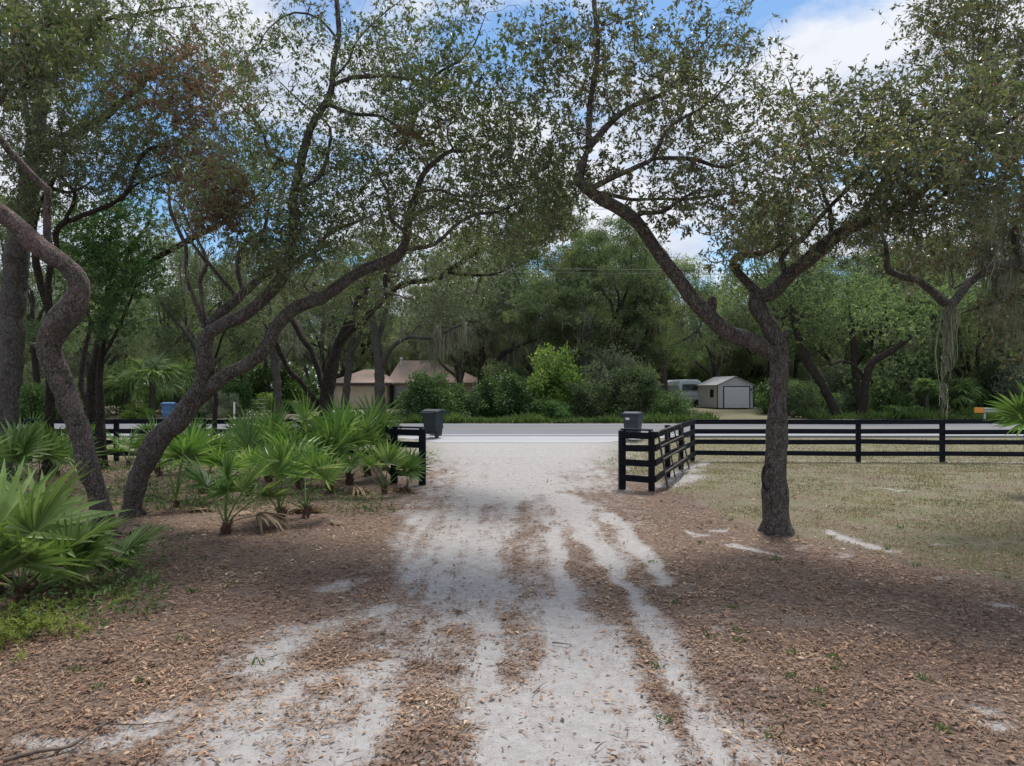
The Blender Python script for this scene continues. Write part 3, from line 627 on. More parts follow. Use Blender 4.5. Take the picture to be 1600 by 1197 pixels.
# --- right-hand oak with the low fork
b0 = gp(1215, 830)
limbsR = [
 limb_px([(1216, 838, 62), (1215, 822, 46), (1213, 795, 40), (1210, 750, 37), (1212, 700, 33), (1216, 640, 28), (1218, 590, 27), (1217, 560, 29), (1211, 530, 32), (1196, 500, 27), (1182, 476, 27), (1178, 455, 24)], b0[1], b0[1] - .1),
 limb_px([(1212, 560, 20), (1198, 546, 27), (1178, 534, 26), (1144, 523, 24), (1118, 506, 24), (1098, 484, 25), (1074, 457, 22), (1056, 430, 20), (1034, 400, 20), (1013, 370, 20), (990, 343, 20), (958, 322, 20), (926, 303, 19), (905, 285, 17), (909, 261, 15), (920, 227, 13)], 11.4, 10.6),
 limb_px([(920, 230, 11), (922, 184, 9), (924, 144, 8), (932, 100, 8), (932, 50, 7), (929, 0, 7), (925, -60, 5), (930, -130, 3)], 10.6, 10.9),
 limb_px([(919, 232, 10), (940, 207, 11), (957, 190, 9), (987, 167, 8), (1027, 150, 6), (1054, 130, 5), (1090, 80, 4), (1130, 30, 3)], 10.6, 11.6),
 limb_px([(918, 298, 10), (944, 284, 9), (967, 271, 8), (1000, 257, 8), (1020, 247, 8), (1040, 207, 6), (1064, 187, 5), (1110, 160, 4), (1160, 100, 3)], 10.7, 9.8),
 limb_px([(1018, 248, 6), (1074, 247, 6), (1134, 260, 5), (1190, 240, 3)], 10.4, 11.2),
 limb_px([(930, 300, 7), (987, 310, 6), (1034, 311, 5), (1084, 311, 5), (1150, 300, 3)], 10.7, 11.4),
 limb_px([(990, 342, 9), (1004, 333, 8), (1034, 331, 7), (1060, 314, 6), (1100, 290, 4)], 10.9, 10.0),
 limb_px([(1178, 462, 20), (1200, 459, 25), (1231, 434, 25), (1261, 410, 24), (1298, 378, 22), (1324, 360, 19), (1352, 343, 17), (1384, 333, 15), (1420, 315, 13), (1480, 270, 10), (1560, 200, 7), (1640, 150, 4)], 11.4, 9.6),
 limb_px([(1186, 458, 14), (1171, 444, 15), (1154, 424, 14), (1145, 412, 12), (1160, 398, 12), (1191, 395, 10), (1215, 380, 8), (1230, 350, 6), (1240, 300, 4)], 11.4, 11.9),
 limb_px([(1232, 434, 12), (1222, 405, 10), (1240, 385, 9), (1290, 330, 7), (1330, 290, 6), (1370, 250, 4)], 11.3, 10.8),
 limb_px([(1330, 358, 10), (1370, 300, 8), (1400, 230, 6), (1420, 160, 4)], 10.6, 10.4),
 limb_px([(1385, 333, 9), (1440, 330, 7), (1500, 290, 5), (1560, 290, 3)], 10.2, 9.2),
 limb_px([(1300, 378, 8), (1296, 330, 7), (1270, 260, 5), (1250, 180, 4), (1230, 120, 3)], 11.0, 12.2),
 limb_px([(1108, 490, 16), (1111, 480, 19), (1113, 470, 14), (1110, 466, 6)], 11.25, 11.1),
 limb_px([(1222, 530, 12), (1230, 519, 9), (1232, 515, 6)], 11.4, 11.3),
]
blobsR = [(925, 50, 90, 130, 10, 12, 4.0), (1000, 150, 110, 80, 10, 12.5, 5.5), (1060, 90, 110, 90, 10, 12.5, 5), (1130, 190, 110, 100, 9.5, 12.5, 7), (1170, 60, 75, 65, 10.5, 12.5, 1.2),
          (1060, 300, 90, 45, 10, 12, 3.2), (1150, 320, 100, 70, 9.5, 12.5, 5.5), (1250, 250, 110, 110, 9, 12.5, 9), (1350, 240, 110, 90, 8.5, 12, 11), (1450, 250, 110, 90, 8, 11, 11), (1560, 240, 90, 110, 8, 11, 9),
          (1240, 370, 100, 45, 9.5, 12, 4), (1400, 350, 80, 40, 9, 11, 3), (1380, 140, 60, 40, 9.5, 11.5, 1.6), (1500, 150, 90, 60, 8.5, 11, 4), (880, 200, 50, 100, 10, 12, 1.8), (870, 80, 50, 80, 10, 12, 1.4), (950, 260, 60, 50, 10, 11.5, 1.2)]
treeR, nodesR = fg_tree('oak_tree', 'oak with a low fork and crooked left limb, alone on the right lawn', b0, limbsR, blobsR, M['bark_oak'], M['leaf_oak_olive'], (90, 700, 6400), (.09, .035), 6.4, tint=(.42, .24),
    moss=[((1500, 300, 90, 40, 9, 11), 14, .5, .008)])
# bark scar near its foot
sb = B(); c_ = at(1199, 745, b0[1] - .15); a_ = np.linspace(0, 2 * np.pi, 17)
sb.tube(np.stack([c_[0] + .085 * np.cos(a_) , c_[1] + .05 * np.abs(np.cos(a_)) * 0 - .0 * a_ + .03 * np.cos(a_) , c_[2] + .20 * np.sin(a_)], -1), .024, 7, 0, False, True, 0)
part(sb, 'bark_scar', M['bark_dark'], treeR)

WK = .9
# --- oak whose trunk stands outside the frame on the right
limbsS = [
 np.array([[*at(1790, 800, 13), .30], [*at(1780, 640, 13), .24], [*at(1750, 520, 13), .22], [*at(1700, 450, 13), .19], [*at(1690, 380, 13), .16], [*at(1700, 250, 13), .13], [*at(1720, 100, 13), .09]]),
 limb_px([(1710, 470, 26), (1650, 440, 20), (1600, 420, 17), (1571, 414, 16), (1534, 424, 15), (1508, 450, 15), (1484, 477, 17), (1461, 460, 14), (1434, 440, 13), (1400, 427, 12), (1387, 417, 11), (1384, 383, 8), (1370, 350, 5)], 13, 12),
 limb_px([(1680, 460, 12), (1600, 464, 9), (1548, 474, 8), (1500, 490, 4)], 13.2, 13.5),
 limb_px([(1600, 420, 13), (1585, 370, 11), (1600, 300, 9), (1570, 220, 7), (1540, 120, 6), (1560, 20, 4)], 13, 12.4),
 limb_px([(1640, 440, 13), (1600, 400, 11), (1560, 340, 8), (1530, 300, 5)], 13.1, 14)]
blobsS = [(1530, 60, 90, 90, 11, 14, 7), (1590, 150, 70, 90, 11, 14, 6), (1480, 40, 60, 50, 11, 14, 2), (1590, 330, 60, 60, 12, 15, 3), (1500, 390, 90, 40, 12, 15, 4), (1430, 400, 60, 30, 12, 14, 1.5), (1580, 500, 50, 60, 12.5, 15, 2.5)]
treeS, nodesS = fg_tree('oak_tree', 'moss-draped oak whose crooked branch reaches in from the right edge', (limbsS[0][0][0], limbsS[0][0][1], 0), limbsS, blobsS, M['bark_grey'], M['leaf_oak_olive'], (45, 330, 2800), (.088, .034), 7, tint=(.5, .25),
    moss=[((1585, 350, 50, 60, 12, 14), 80, .75, .008), ((1530, 390, 60, 40, 12, 14), 50, .6, .007), ((1580, 470, 60, 30, 12.5, 14), 26, .6, .007), ((1430, 440, 60, 20, 12, 14), 14, .55, .008)])
mb = B(); A = np.array([at(1484 + dx, 480, 12.35 + dx * .004) for dx in (-7, -3, 0, 3, 6)]); moss_strands(mb, A, np.array([.8, 1.5, 1.0, .6, .4]), 24, .05, .008)
A = np.array([at(1480, 520, 12.35), at(1477, 560, 12.35), at(1474, 600, 12.35)]); moss_strands(mb, A, np.array([.8, .6, .6]), 22, .02, .010)
o_ = mb.build('spanish_moss', M['moss'], None, at(1482, 480, 12.35)); tag(o_, 'long grey moss strand hanging from the crooked branch down to the right fence', 'spanish moss')

# --- tall grey oak at the left edge
bA = gp(8, 752)
limbsA = [
 limb_px([(2, 765, 34), (5, 745, 30), (8, 690, 29), (12, 640, 31), (18, 550, 38), (22, 450, 38), (32, 360, 35), (48, 280, 31), (58, 210, 26), (68, 130, 22), (78, 60, 18), (88, -10, 15), (95, -90, 10)], bA[1], bA[1]),
 limb_px([(54, 250, 20), (75, 228, 18), (120, 208, 14), (160, 185, 13), (200, 150, 11), (240, 110, 8), (290, 70, 5)], bA[1], bA[1] - 1.5),
 limb_px([(50, 270, 12), (44, 200, 10), (34, 130, 9), (20, 60, 7), (25, 0, 5)], bA[1], bA[1] - 2),
 limb_px([(75, 225, 9), (130, 190, 7), (165, 140, 6), (200, 60, 5), (230, -20, 3)], bA[1], bA[1] + 1.5),
 limb_px([(75, 80, 12), (140, 40, 8), (220, 20, 6), (300, 10, 4)], bA[1], bA[1] - 1),
 limb_px([(40, 320, 9), (60, 290, 7), (110, 300, 6), (150, 280, 4)], bA[1] - .2, bA[1] - 1.6)]
blobsA = [(110, 90, 120, 100, 14, 19, 6), (230, 60, 120, 80, 14, 19, 5.5), (200, 170, 110, 70, 14, 19, 5), (320, 110, 90, 100, 14, 18, 5), (30, 220, 50, 90, 14, 19, 3), (110, 270, 80, 50, 14, 19, 2.6), (290, 220, 80, 70, 14, 18, 3), (60, 20, 80, 60, 14, 18, 3)]
fg_tree('oak_tree', 'thick grey oak trunk rising straight along the left edge', bA, limbsA, blobsA, M['bark_grey'], M['leaf_oak'], (80, 560, 4100), (.10, .038), 5.8, tint=(.4, .26),
    dead=[((310, 140, 85, 80, 13, 16), 240), ((325, 270, 60, 85, 13, 16), 230), ((230, 120, 70, 60, 14, 17), 110)])

WK = .88
# --- crooked reddish oak
bB = gp(168, 836)
limbsB = [
 limb_px([(168, 845, 52), (165, 830, 40), (155, 785, 35), (144, 745, 35), (133, 705, 36), (124, 673, 38), (108, 635, 37), (96, 600, 36), (84, 565, 38), (78, 537, 42), (90, 508, 44), (110, 487, 46), (123, 457, 40), (112, 427, 34), (80, 400, 35), (47, 373, 34), (17, 343, 32), (-15, 320, 30), (-60, 290, 26), (-120, 230, 20)], bB[1], bB[1] - 2.2),
 limb_px([(82, 410, 14), (75, 367, 13), (73, 307, 12), (62, 288, 13), (33, 254, 12), (0, 217, 11), (-30, 180, 8)], bB[1] - 1.1, bB[1] - 2),
 limb_px([(85, 550, 18), (62, 541, 14), (44, 535, 9)], bB[1] - .2, bB[1] - .5),
 limb_px([(-60, 290, 18), (-40, 200, 13), (0, 120, 10), (50, 60, 7), (110, 20, 4)], bB[1] - 2, 8.2),
 limb_px([(-20, 190, 10), (20, 130, 8), (70, 110, 5), (120, 100, 3)], 8.6, 8.0)]
blobsB = [(40, 40, 110, 60, 7.2, 9.5, 8), (60, 100, 90, 45, 7.2, 9.5, 5), (10, 150, 40, 60, 8, 10, 1.5), (130, 40, 60, 50, 7.5, 9, 2)]
fg_tree('oak_tree', 'reddish crooked oak with an S-bent trunk and pink lichen, on the left', bB, limbsB, blobsB, M['bark_red'], M['leaf_oak'], (22, 170, 1000), (.085, .032), 8, trunk_sides=18, tint=(.5, .22))

WK = .8
# --- big double-stemmed oak leaning right
bC = gp(205, 806)
limbsC = [
 limb_px([(203, 815, 56), (206, 795, 34), (213, 755, 36), (229, 718, 38), (251, 683, 40), (281, 655, 41), (300, 625, 36), (312, 600, 30), (320, 567, 30), (320, 538, 28), (326, 522, 26), (355, 505, 24), (384, 490, 24), (418, 460, 24), (440, 435, 22), (452, 400, 20), (457, 360, 18), (460, 301, 17), (467, 274, 16), (477, 227, 15), (487, 194, 14), (504, 167, 14), (517, 144, 12), (522, 100, 11), (529, 50, 10), (525, 0, 9), (520, -70, 6)], bC[1], 11.8),
 limb_px([(278, 662, 30), (301, 632, 30), (334, 603, 28), (368, 578, 26), (401, 558, 25), (421, 534, 25), (433, 508, 27), (467, 481, 25), (500, 467, 24), (534, 444, 24), (567, 420, 24), (600, 410, 22), (620, 403, 22), (633, 380, 17), (637, 355, 16), (645, 317, 14), (657, 277, 12), (684, 250, 10), (707, 234, 8), (741, 236, 5), (790, 200, 3)], bC[1] - .05, 11.4),
 limb_px([(322, 527, 20), (334, 500, 19), (367, 467, 17), (401, 440, 16), (434, 417, 14), (467, 408, 12), (497, 388, 11), (510, 367, 9), (547, 350, 7), (600, 330, 4)], 12.6, 13.6),
 limb_px([(318, 512, 9), (311, 487, 9), (291, 434, 8), (291, 384, 8), (267, 333, 8), (264, 290, 6)], 12.6, 12.2),
 limb_px([(324, 506, 8), (316, 470, 8), (314, 434, 8), (324, 410, 7), (300, 360, 6), (280, 320, 4)], 12.6, 13.2),
 limb_px([(368, 462, 9), (345, 435, 8), (328, 414, 7), (300, 380, 6), (284, 350, 4)], 12.9, 12.6),
 limb_px([(380, 455, 10), (371, 414, 11), (384, 380, 10), (408, 363, 9), (415, 345, 7), (425, 300, 4)], 13, 13.4),
 limb_px([(462, 300, 9), (480, 290, 9), (500, 275, 8), (512, 245, 7), (515, 200, 5), (470, 160, 4), (430, 120, 3)], 12.1, 12.6),
 limb_px([(470, 262, 8), (440, 250, 8), (420, 240, 7), (412, 210, 6), (390, 180, 4), (360, 150, 3)], 12.1, 11.6),
 limb_px([(519, 134, 9), (550, 122, 8), (600, 117, 7), (660, 127, 6), (690, 113, 6), (734, 80, 4), (760, 20, 3)], 11.9, 11.0),
 limb_px([(513, 163, 8), (550, 177, 7), (594, 182, 6), (620, 197, 5), (660, 217, 5), (690, 235, 3)], 12, 13),
 limb_px([(523, 120, 6), (545, 95, 5), (555, 70, 4), (590, 30, 3), (640, -10, 2)], 11.9, 12.6),
 limb_px([(655, 300, 6), (687, 297, 6), (707, 304, 5), (751, 306, 5), (794, 294, 4), (840, 290, 3)], 11.6, 10.8),
 limb_px([(644, 338, 9), (670, 325, 8), (701, 314, 8), (740, 318, 5), (790, 335, 3)], 11.6, 12.6),
 limb_px([(634, 390, 9), (677, 381, 8), (714, 351, 7), (748, 334, 6), (781, 331, 5), (840, 300, 3)], 11.6, 11.2),
 limb_px([(637, 365, 8), (610, 340, 8), (605, 300, 6), (590, 270, 5), (570, 230, 3)], 11.6, 12.4),
 limb_px([(526, 60, 6), (500, 30, 5), (460, 20, 4), (420, 45, 3), (395, 90, 2)], 11.8, 11.2)]
blobsC = [(400, 210, 80, 100, 10.5, 14, 4), (480, 330, 90, 70, 10.5, 14, 6), (440, 395, 70, 45, 10.8, 13, 4), (560, 60, 120, 60, 10.5, 13, 3.4), (620, 170, 120, 70, 10.5, 14, 6.0), (540, 260, 110, 80, 11, 14, 6), (700, 90, 110, 90, 10, 12.5, 4.2),
          (730, 220, 110, 90, 10, 13, 7), (660, 320, 110, 60, 10.5, 13.5, 5.5), (800, 300, 80, 80, 10, 13, 4.5), (800, 160, 70, 100, 10, 12.5, 2.0), (350, 290, 70, 80, 11, 14, 3), (400, 60, 60, 50, 10.5, 12.5, 1.0), (860, 260, 50, 80, 10, 12, 2.2), (850, 120, 40, 90, 10, 12, 1.3), (870, 330, 40, 40, 10.5, 12, 1.0)]
fg_tree('oak_tree', 'double-stemmed oak leaning right from the palmettos, its lower limb sweeping over the drive', bC, limbsC, blobsC, M['bark_oak'], M['leaf_oak'], (150, 950, 7600), (.085, .033), 5.8, trunk_sides=16, tint=(.42, .26),
    dead=[((350, 320, 40, 50, 11.5, 13.5), 260), ((640, 215, 30, 20, 11, 13), 40)], moss=[((350, 380, 40, 40, 12, 13.5), 16, .8, .007)])

# --- thin dark oak behind the crooked one
bF = gp(74, 742)
limbsF = [
 limb_px([(74, 745, 22), (76, 680, 18), (80, 600, 17), (84, 510, 17), (72, 470, 15), (60, 430, 13), (54, 380, 12), (56, 330, 10), (80, 290, 8), (100, 240, 6), (90, 180, 4)], bF[1], 16),
 limb_px([(80, 500, 12), (76, 440, 11), (86, 395, 10), (90, 356, 11), (115, 343, 10), (157, 327, 9), (200, 297, 8), (228, 237, 7), (277, 227, 4)], 17, 15),
 limb_px([(196, 299, 6), (230, 280, 5), (268, 266, 4), (300, 250, 2)], 15.4, 14.6),
 limb_px([(100, 347, 8), (118, 305, 8), (100, 280, 7), (85, 255, 5), (80, 230, 3)], 16, 17)]
blobsF = [(180, 250, 80, 50, 14.5, 18, 3), (80, 250, 60, 60, 15, 18, 3), (120, 180, 80, 60, 15, 18, 2.5), (260, 250, 50, 40, 14.5, 17, 1.6), (20, 320, 30, 50, 15, 18, 1)]
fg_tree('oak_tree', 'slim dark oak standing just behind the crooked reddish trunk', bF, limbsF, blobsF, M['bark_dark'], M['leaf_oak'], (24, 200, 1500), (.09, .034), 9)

# --- dark trunk near the left fence with a long diagonal limb
bG = gp(148, 716)
limbsG = [
 limb_px([(148, 720, 24), (146, 680, 21), (143, 640, 19), (146, 580, 17), (165, 500, 14), (200, 440, 12), (240, 406, 11), (290, 378, 11), (335, 355, 10), (380, 325, 8), (430, 280, 5)], bG[1], 20),
 limb_px([(143, 640, 14), (126, 600, 12), (132, 560, 9), (140, 500, 7), (120, 440, 5)], bG[1], 24),
 limb_px([(190, 452, 8), (200, 400, 7), (230, 350, 6), (240, 300, 4)], 22, 23)]
blobsG = [(330, 320, 70, 40, 18, 22, 2), (250, 360, 60, 40, 19, 23, 1.4), (400, 270, 60, 40, 18, 22, 2), (130, 430, 60, 40, 21, 25, 1.5)]
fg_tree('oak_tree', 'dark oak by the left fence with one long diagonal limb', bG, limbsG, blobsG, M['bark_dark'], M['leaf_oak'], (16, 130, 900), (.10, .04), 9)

# --- V-forked dark oak behind the palmettos
bD = gp(508, 712)
limbsD = [
 limb_px([(508, 716, 34), (507, 680, 28), (508, 650, 27), (512, 615, 27), (517, 584, 23), (527, 544, 20), (544, 507, 19), (560, 474, 17), (574, 440, 15), (590, 400, 12), (600, 360, 9), (590, 310, 6)], bD[1], bD[1] - 1),
 limb_px([(522, 560, 14), (540, 525, 14), (566, 503, 14), (585, 482, 13), (605, 462, 12), (634, 443, 11), (681, 434, 11), (701, 424, 11), (734, 400, 10), (767, 381, 9), (801, 378, 8), (834, 380, 6), (870, 365, 4)], bD[1], 16.5),
 limb_px([(511, 630, 14), (500, 590, 13), (490, 554, 13), (467, 520, 12), (447, 474, 10), (440, 440, 8), (420, 400, 5)], bD[1], bD[1] + 1),
 limb_px([(508, 645, 14), (487, 621, 12), (470, 597, 11), (450, 574, 10), (437, 551, 10), (428, 530, 8), (410, 500, 4)], bD[1], bD[1] - 1),
 limb_px([(700, 426, 7), (760, 430, 5), (800, 420, 3)], 18, 18.6),
 limb_px([(603, 464, 9), (604, 430, 8), (620, 400, 7), (640, 370, 5)], 19, 20)]
blobsD = [(720, 380, 110, 40, 16, 20, 4), (820, 350, 70, 60, 15.5, 19, 4), (600, 380, 90, 50, 18, 22, 3), (460, 430, 70, 60, 19, 23, 3.2), (540, 450, 70, 40, 18, 22, 2), (860, 300, 50, 60, 15.5, 18, 2), (680, 460, 80, 20, 18, 20, 1)]
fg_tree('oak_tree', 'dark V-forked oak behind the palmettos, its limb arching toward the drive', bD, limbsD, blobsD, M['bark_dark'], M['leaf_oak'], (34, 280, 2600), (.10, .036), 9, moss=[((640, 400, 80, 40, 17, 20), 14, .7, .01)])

# --- slender sapling-like dark trunk in front of the left fence
bE = gp(334, 722)
limbsE = [limb_px([(334, 724, 13), (334, 690, 10), (336, 650, 9), (337, 610, 8), (330, 540, 7), (345, 470, 5), (350, 420, 3)], bE[1], bE[1] + .5), limb_px([(336, 560, 5), (350, 520, 4), (375, 490, 3)], bE[1], bE[1] - .6)]
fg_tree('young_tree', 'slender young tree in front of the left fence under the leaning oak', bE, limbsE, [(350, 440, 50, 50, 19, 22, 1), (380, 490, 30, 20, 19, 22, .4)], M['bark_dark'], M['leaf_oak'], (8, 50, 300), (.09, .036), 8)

WK = .9
# --- bright green tree beyond the left fence
for (px, py, w_, top, bl, lab, n3) in (
   (160, 672, 12, 340, [(165, 370, 65, 50, 18, 22, 4), (195, 330, 40, 30, 18, 21, 1.3), (140, 430, 60, 45, 18, 22, 3), (210, 430, 45, 40, 18, 22, 2.4), (180, 500, 60, 35, 18, 22, 1.6), (115, 350, 30, 25, 18, 21, .7)], 'fresh green leafy tree beyond the left fence, lighter than its neighbours', 2300),):
    D_ = 20.5; base = np.array([*at(px, py, D_)[:2], float(gz(0, D_))])
    lm = [limb_px([(px, CY + (H - base[2]) * F / D_, w_ + 6), (px - 4, 600, w_), (px + 4, 500, w_ - 2), (px + 10, 420, 7), (px + 14, top, 3)], D_, D_),
          limb_px([(px, 560, 6), (px + 40, 480, 5), (px + 60, 420, 3)], D_, D_ - 1), limb_px([(px, 540, 6), (px - 30, 470, 4), (px - 40, 400, 3)], D_, D_ + 1)]
    fg_tree('green_tree', lab, base, lm, bl, M['bark_dark'], M['leaf_fresh'], (30, 220, n3), (.09, .045), 9, tint=(.45, .25))
print('foreground trees', round(time.time() - T0, 1))

# ---------------------------------------------------------------- woodland beyond the road: shared meshes, individual trees
def wood_proto(seed, h, rad, trunk_r, forks, leafm, clumps, leaf=(.17, .09), moss=0, low=.35, per=8, dense=1.0, layers=None):
    global rng
    rng = np.random.default_rng(seed); random.seed(seed)
    tb = B(); nodes = []
    f_h = h * low
    lean = rng.normal(0, .04, 2) * h
    P = spline(np.array([[0, 0, -.3, trunk_r * 1.5], [0, 0, .25, trunk_r * 1.08], [lean[0] * .3, lean[1] * .3, f_h * .5, trunk_r * .95], [lean[0], lean[1], f_h, trunk_r * .9]]), .35)
    tb.tube(P[:, :3], P[:, 3], 9, 0, True, True, 0, .05)
    for k in range(forks):
        a = k / forks * 6.28 + rng.uniform(-.5, .5); rr = rad * rng.uniform(.5, .8); zt = h * rng.uniform(.62, .88)
        e = np.array([lean[0] + math.cos(a) * rr, lean[1] + math.sin(a) * rr, zt]); s = P[-1, :3] - [0, 0, rng.uniform(0, f_h * .35)]
        m1 = s + (e - s) * .35 + rng.normal(0, rad * .09, 3); m2 = s + (e - s) * .7 + rng.normal(0, rad * .09, 3) + [0, 0, -h * .03]
        r = trunk_r * rng.uniform(.4, .62)
        Q_ = spline(np.array([[*s, r], [*m1, r * .8], [*m2, r * .5], [*e, r * .22]]), .4); tb.tube(Q_[:, :3], Q_[:, 3], 7, 0, True, True, 0, .05); nodes += list(Q_[2:])
    me_t = tb.mesh('trunk', leafm[1])
    # crown clumps: lobes on a shell, with gaps
    nl = int(clumps * 1.6); dense = dense * .68; C = []
    for k in range(nl):
        a = rng.uniform(0, 6.28); u = rng.uniform(-.75, 1) if k % 3 else rng.uniform(0, 1); rr = rad * math.sqrt(max(0, 1 - (u * .95) ** 2)) * rng.uniform(.35, 1.0)
        C.append([lean[0] + math.cos(a) * rr, lean[1] + math.sin(a) * rr, h * .60 + u * h * .38 * rng.uniform(.8, 1.05), rng.uniform(.08, .20) * rad + .3])
    C = np.array(C)
    cb_ = B(); P1, R1, nodes = grow(nodes, C[:, :3], 6, .09, .09, 4, 0, rk=.02); cb_.tubes(P1, R1, 4, 0)
    n = int(nl * 52 * dense); k = rng.integers(0, nl, n); u = rng.normal(0, 1, (n, 3)); u /= np.linalg.norm(u, axis=1, keepdims=True); u *= (rng.random(n) ** .45)[:, None]; u[:, 2] *= .6
    T = C[k, :3] + u * C[k, 3:4] * 1.05
    st = T + rng.normal(0, .22, T.shape) ; Pm = np.stack([T, (T + st) / 2, st], 1)
    ct = rng.normal(0, .26, nl)[k]
    idx = np.repeat(np.arange(n), per); d = rng.normal(0, 1, (len(idx), 3)); d[:, 2] -= .25
    pos = T[idx] + rng.normal(0, .11, (len(idx), 3)); L = leaf[0] * 1.15 * rng.uniform(.6, 1.3, len(idx))
    leaf_geo(cb_, pos, d, L, leaf[1] * rng.uniform(.7, 1.3, len(idx)), 1, np.clip(.45 + ct[idx] + rng.normal(0, .2, len(idx)), .01, .99), .2, .8)
    me_c = cb_.mesh('crown', [leafm[1], leafm[0]])
    me_m = None
    if moss:
        mb_ = B(); sel = rng.integers(0, len(nodes), moss); A = np.array([nodes[q][:3] for q in sel]); A = A[A[:, 2] < h * .8]
        moss_strands(mb_, A, rng.uniform(.6, 2.2, len(A)), 9, .22, .032); me_m = mb_.mesh('hanging_moss', M['moss'])
    return me_t, me_c, me_m
PW = {
 'live_oak': wood_proto(11, 13, 7.2, .40, 6, (M['leaf_wood'], M['bark_dark']), 70, (.15, .07), 90, .25, 9),
 'live_oak2': wood_proto(12, 12, 6.6, .36, 5, (M['leaf_grey'], M['bark_far']), 64, (.14, .07), 150, .28, 9),
 'live_oak3': wood_proto(16, 14, 6.2, .34, 5, (M['leaf_wood'], M['bark_far']), 66, (.15, .07), 60, .3, 9),
 'tall_oak': wood_proto(13, 17, 4.8, .27, 5, (M['leaf_wood'], M['bark_dark']), 62, (.15, .075), 20, .45, 9),
 'tall_oak2': wood_proto(14, 16, 4.4, .24, 5, (M['leaf_grey'], M['bark_far']), 56, (.15, .07), 50, .42, 9),
 'thin': wood_proto(15, 13, 2.8, .13, 4, (M['leaf_wood'], M['bark_dark']), 34, (.14, .07), 10, .5, 8),
}
def wood_tree(kind, x, y, s, label, group=None, name='oak_tree', rz=None, cat='tree'):
    o = thing(name, (x, y, float(gz(x, y)) - .05), label, cat, group, rng.uniform(0, 6.28) if rz is None else rz); o.scale = (s, s, s * rng.uniform(.93, 1.07))
    for nm, me in zip(('trunk', 'crown', 'hanging_moss'), PW[kind]):
        if me is not None: tag(link(nm, me, o), kind='stuff' if nm == 'hanging_moss' else None)
    return o
def wt(px, D, kind, s, label, **k):
    return wood_tree(kind, (px - CX) / F * D, D, s, label, **k)
rng = np.random.default_rng(21); random.seed(21)
# traced trunks across the road
def far_oak(px, pyb, D, limbs, blobs, label, leafm, bark, n3=1500, moss=None, leafsz=(.17, .08)):
    base = np.array([(px - CX) / F * D, D, float(gz(0, D))])
    lm = [limb_px(l, D + a, D + b) for l, a, b in limbs]
    lm[0][0][2] = base[2] - .2
    return fg_tree('oak_tree', label, base, lm, [(a, b, c, d, D + e, D + f, g) for a, b, c, d, e, f, g in blobs], bark, leafm, (26, 170, n3), leafsz, 10, trunk_sides=10, moss=moss, twig=bark)
far_oak(594, 645, 54, [([(594, 646, 24), (594, 627, 19), (593, 590, 17), (591, 560, 16), (588, 530, 14), (580, 490, 10), (570, 450, 7)], 0, 0), ([(594, 575, 9), (607, 550, 9), (634, 528, 7), (677, 527, 6), (714, 510, 4), (750, 505, 3)], 0, -3), ([(590, 540, 9), (600, 500, 8), (612, 460, 6), (640, 430, 4)], 0, 2)],
  [(590, 470, 90, 40, -5, 5, 3), (690, 490, 70, 25, -5, 4, 2.4), (640, 420, 80, 50, -5, 5, 4), (540, 430, 60, 40, -5, 5, 2)], 'grey-trunked oak right of the garage with a long level limb', M['leaf_grey'], M['bark_far'], 1700, [((690, 520, 60, 14, 50, 55), 60, 2.0, .03)])
far_oak(542, 640, 57, [([(540, 641, 17), (540, 623, 14), (543, 595, 13), (546, 567, 12), (552, 520, 9), (548, 460, 6)], 0, 0), ([(545, 560, 7), (560, 530, 6), (575, 490, 4)], 0, -2)], [(540, 450, 60, 50, -4, 4, 2), (570, 500, 40, 25, -4, 4, 1)], 'leaning grey tree before the beige garage door', M['leaf_wood'], M['bark_far'], 700)
far_oak(433, 640, 55, [([(434, 643, 20), (434, 620, 15), (432, 590, 14), (428, 560, 13), (424, 520, 9), (420, 460, 6)], 0, 0), ([(430, 580, 7), (450, 550, 6), (470, 520, 4)], 0, 3)], [(430, 500, 60, 40, -4, 5, 2), (420, 440, 70, 50, -4, 5, 2)], 'pale grey trunk on the left yard across the road', M['leaf_grey'], M['bark_far'], 900, [((440, 530, 40, 20, 53, 57), 30, 1.6, .03)])
far_oak(752, 600, 62, [([(752, 634, 15), (752, 590, 13), (753, 560, 11), (751, 530, 9), (740, 490, 6)], 0, 0), ([(755, 605, 9), (766, 580, 10), (785, 555, 9), (812, 541, 6), (850, 525, 4)], 0, -2)],
  [(790, 480, 90, 35, -5, 6, 4), (860, 440, 90, 45, -4, 6, 4), (740, 450, 60, 40, -5, 5, 3), (850, 510, 70, 20, -4, 4, 2)], 'dark forked oak rising behind the shrubs right of the house roof', M['leaf_grey'], M['bark_dark'], 2600, [((760, 525, 40, 14, 60, 64), 50, 2.2, .035), ((800, 545, 30, 10, 59, 62), 24, 2.0, .035)])
far_oak(1307, 651, 49, [([(1309, 653, 20), (1304, 640, 16), (1284, 600, 15), (1262, 566, 15), (1250, 534, 13), (1241, 507, 10), (1235, 470, 6)], 0, 0)], [(1240, 470, 70, 40, -4, 4, 2), (1180, 450, 60, 40, -4, 5, 2), (1270, 520, 40, 20, -3, 3, 1)], 'dark oak trunk leaning left just beyond the right fence', M['leaf_wood'], M['bark_dark'], 1400)
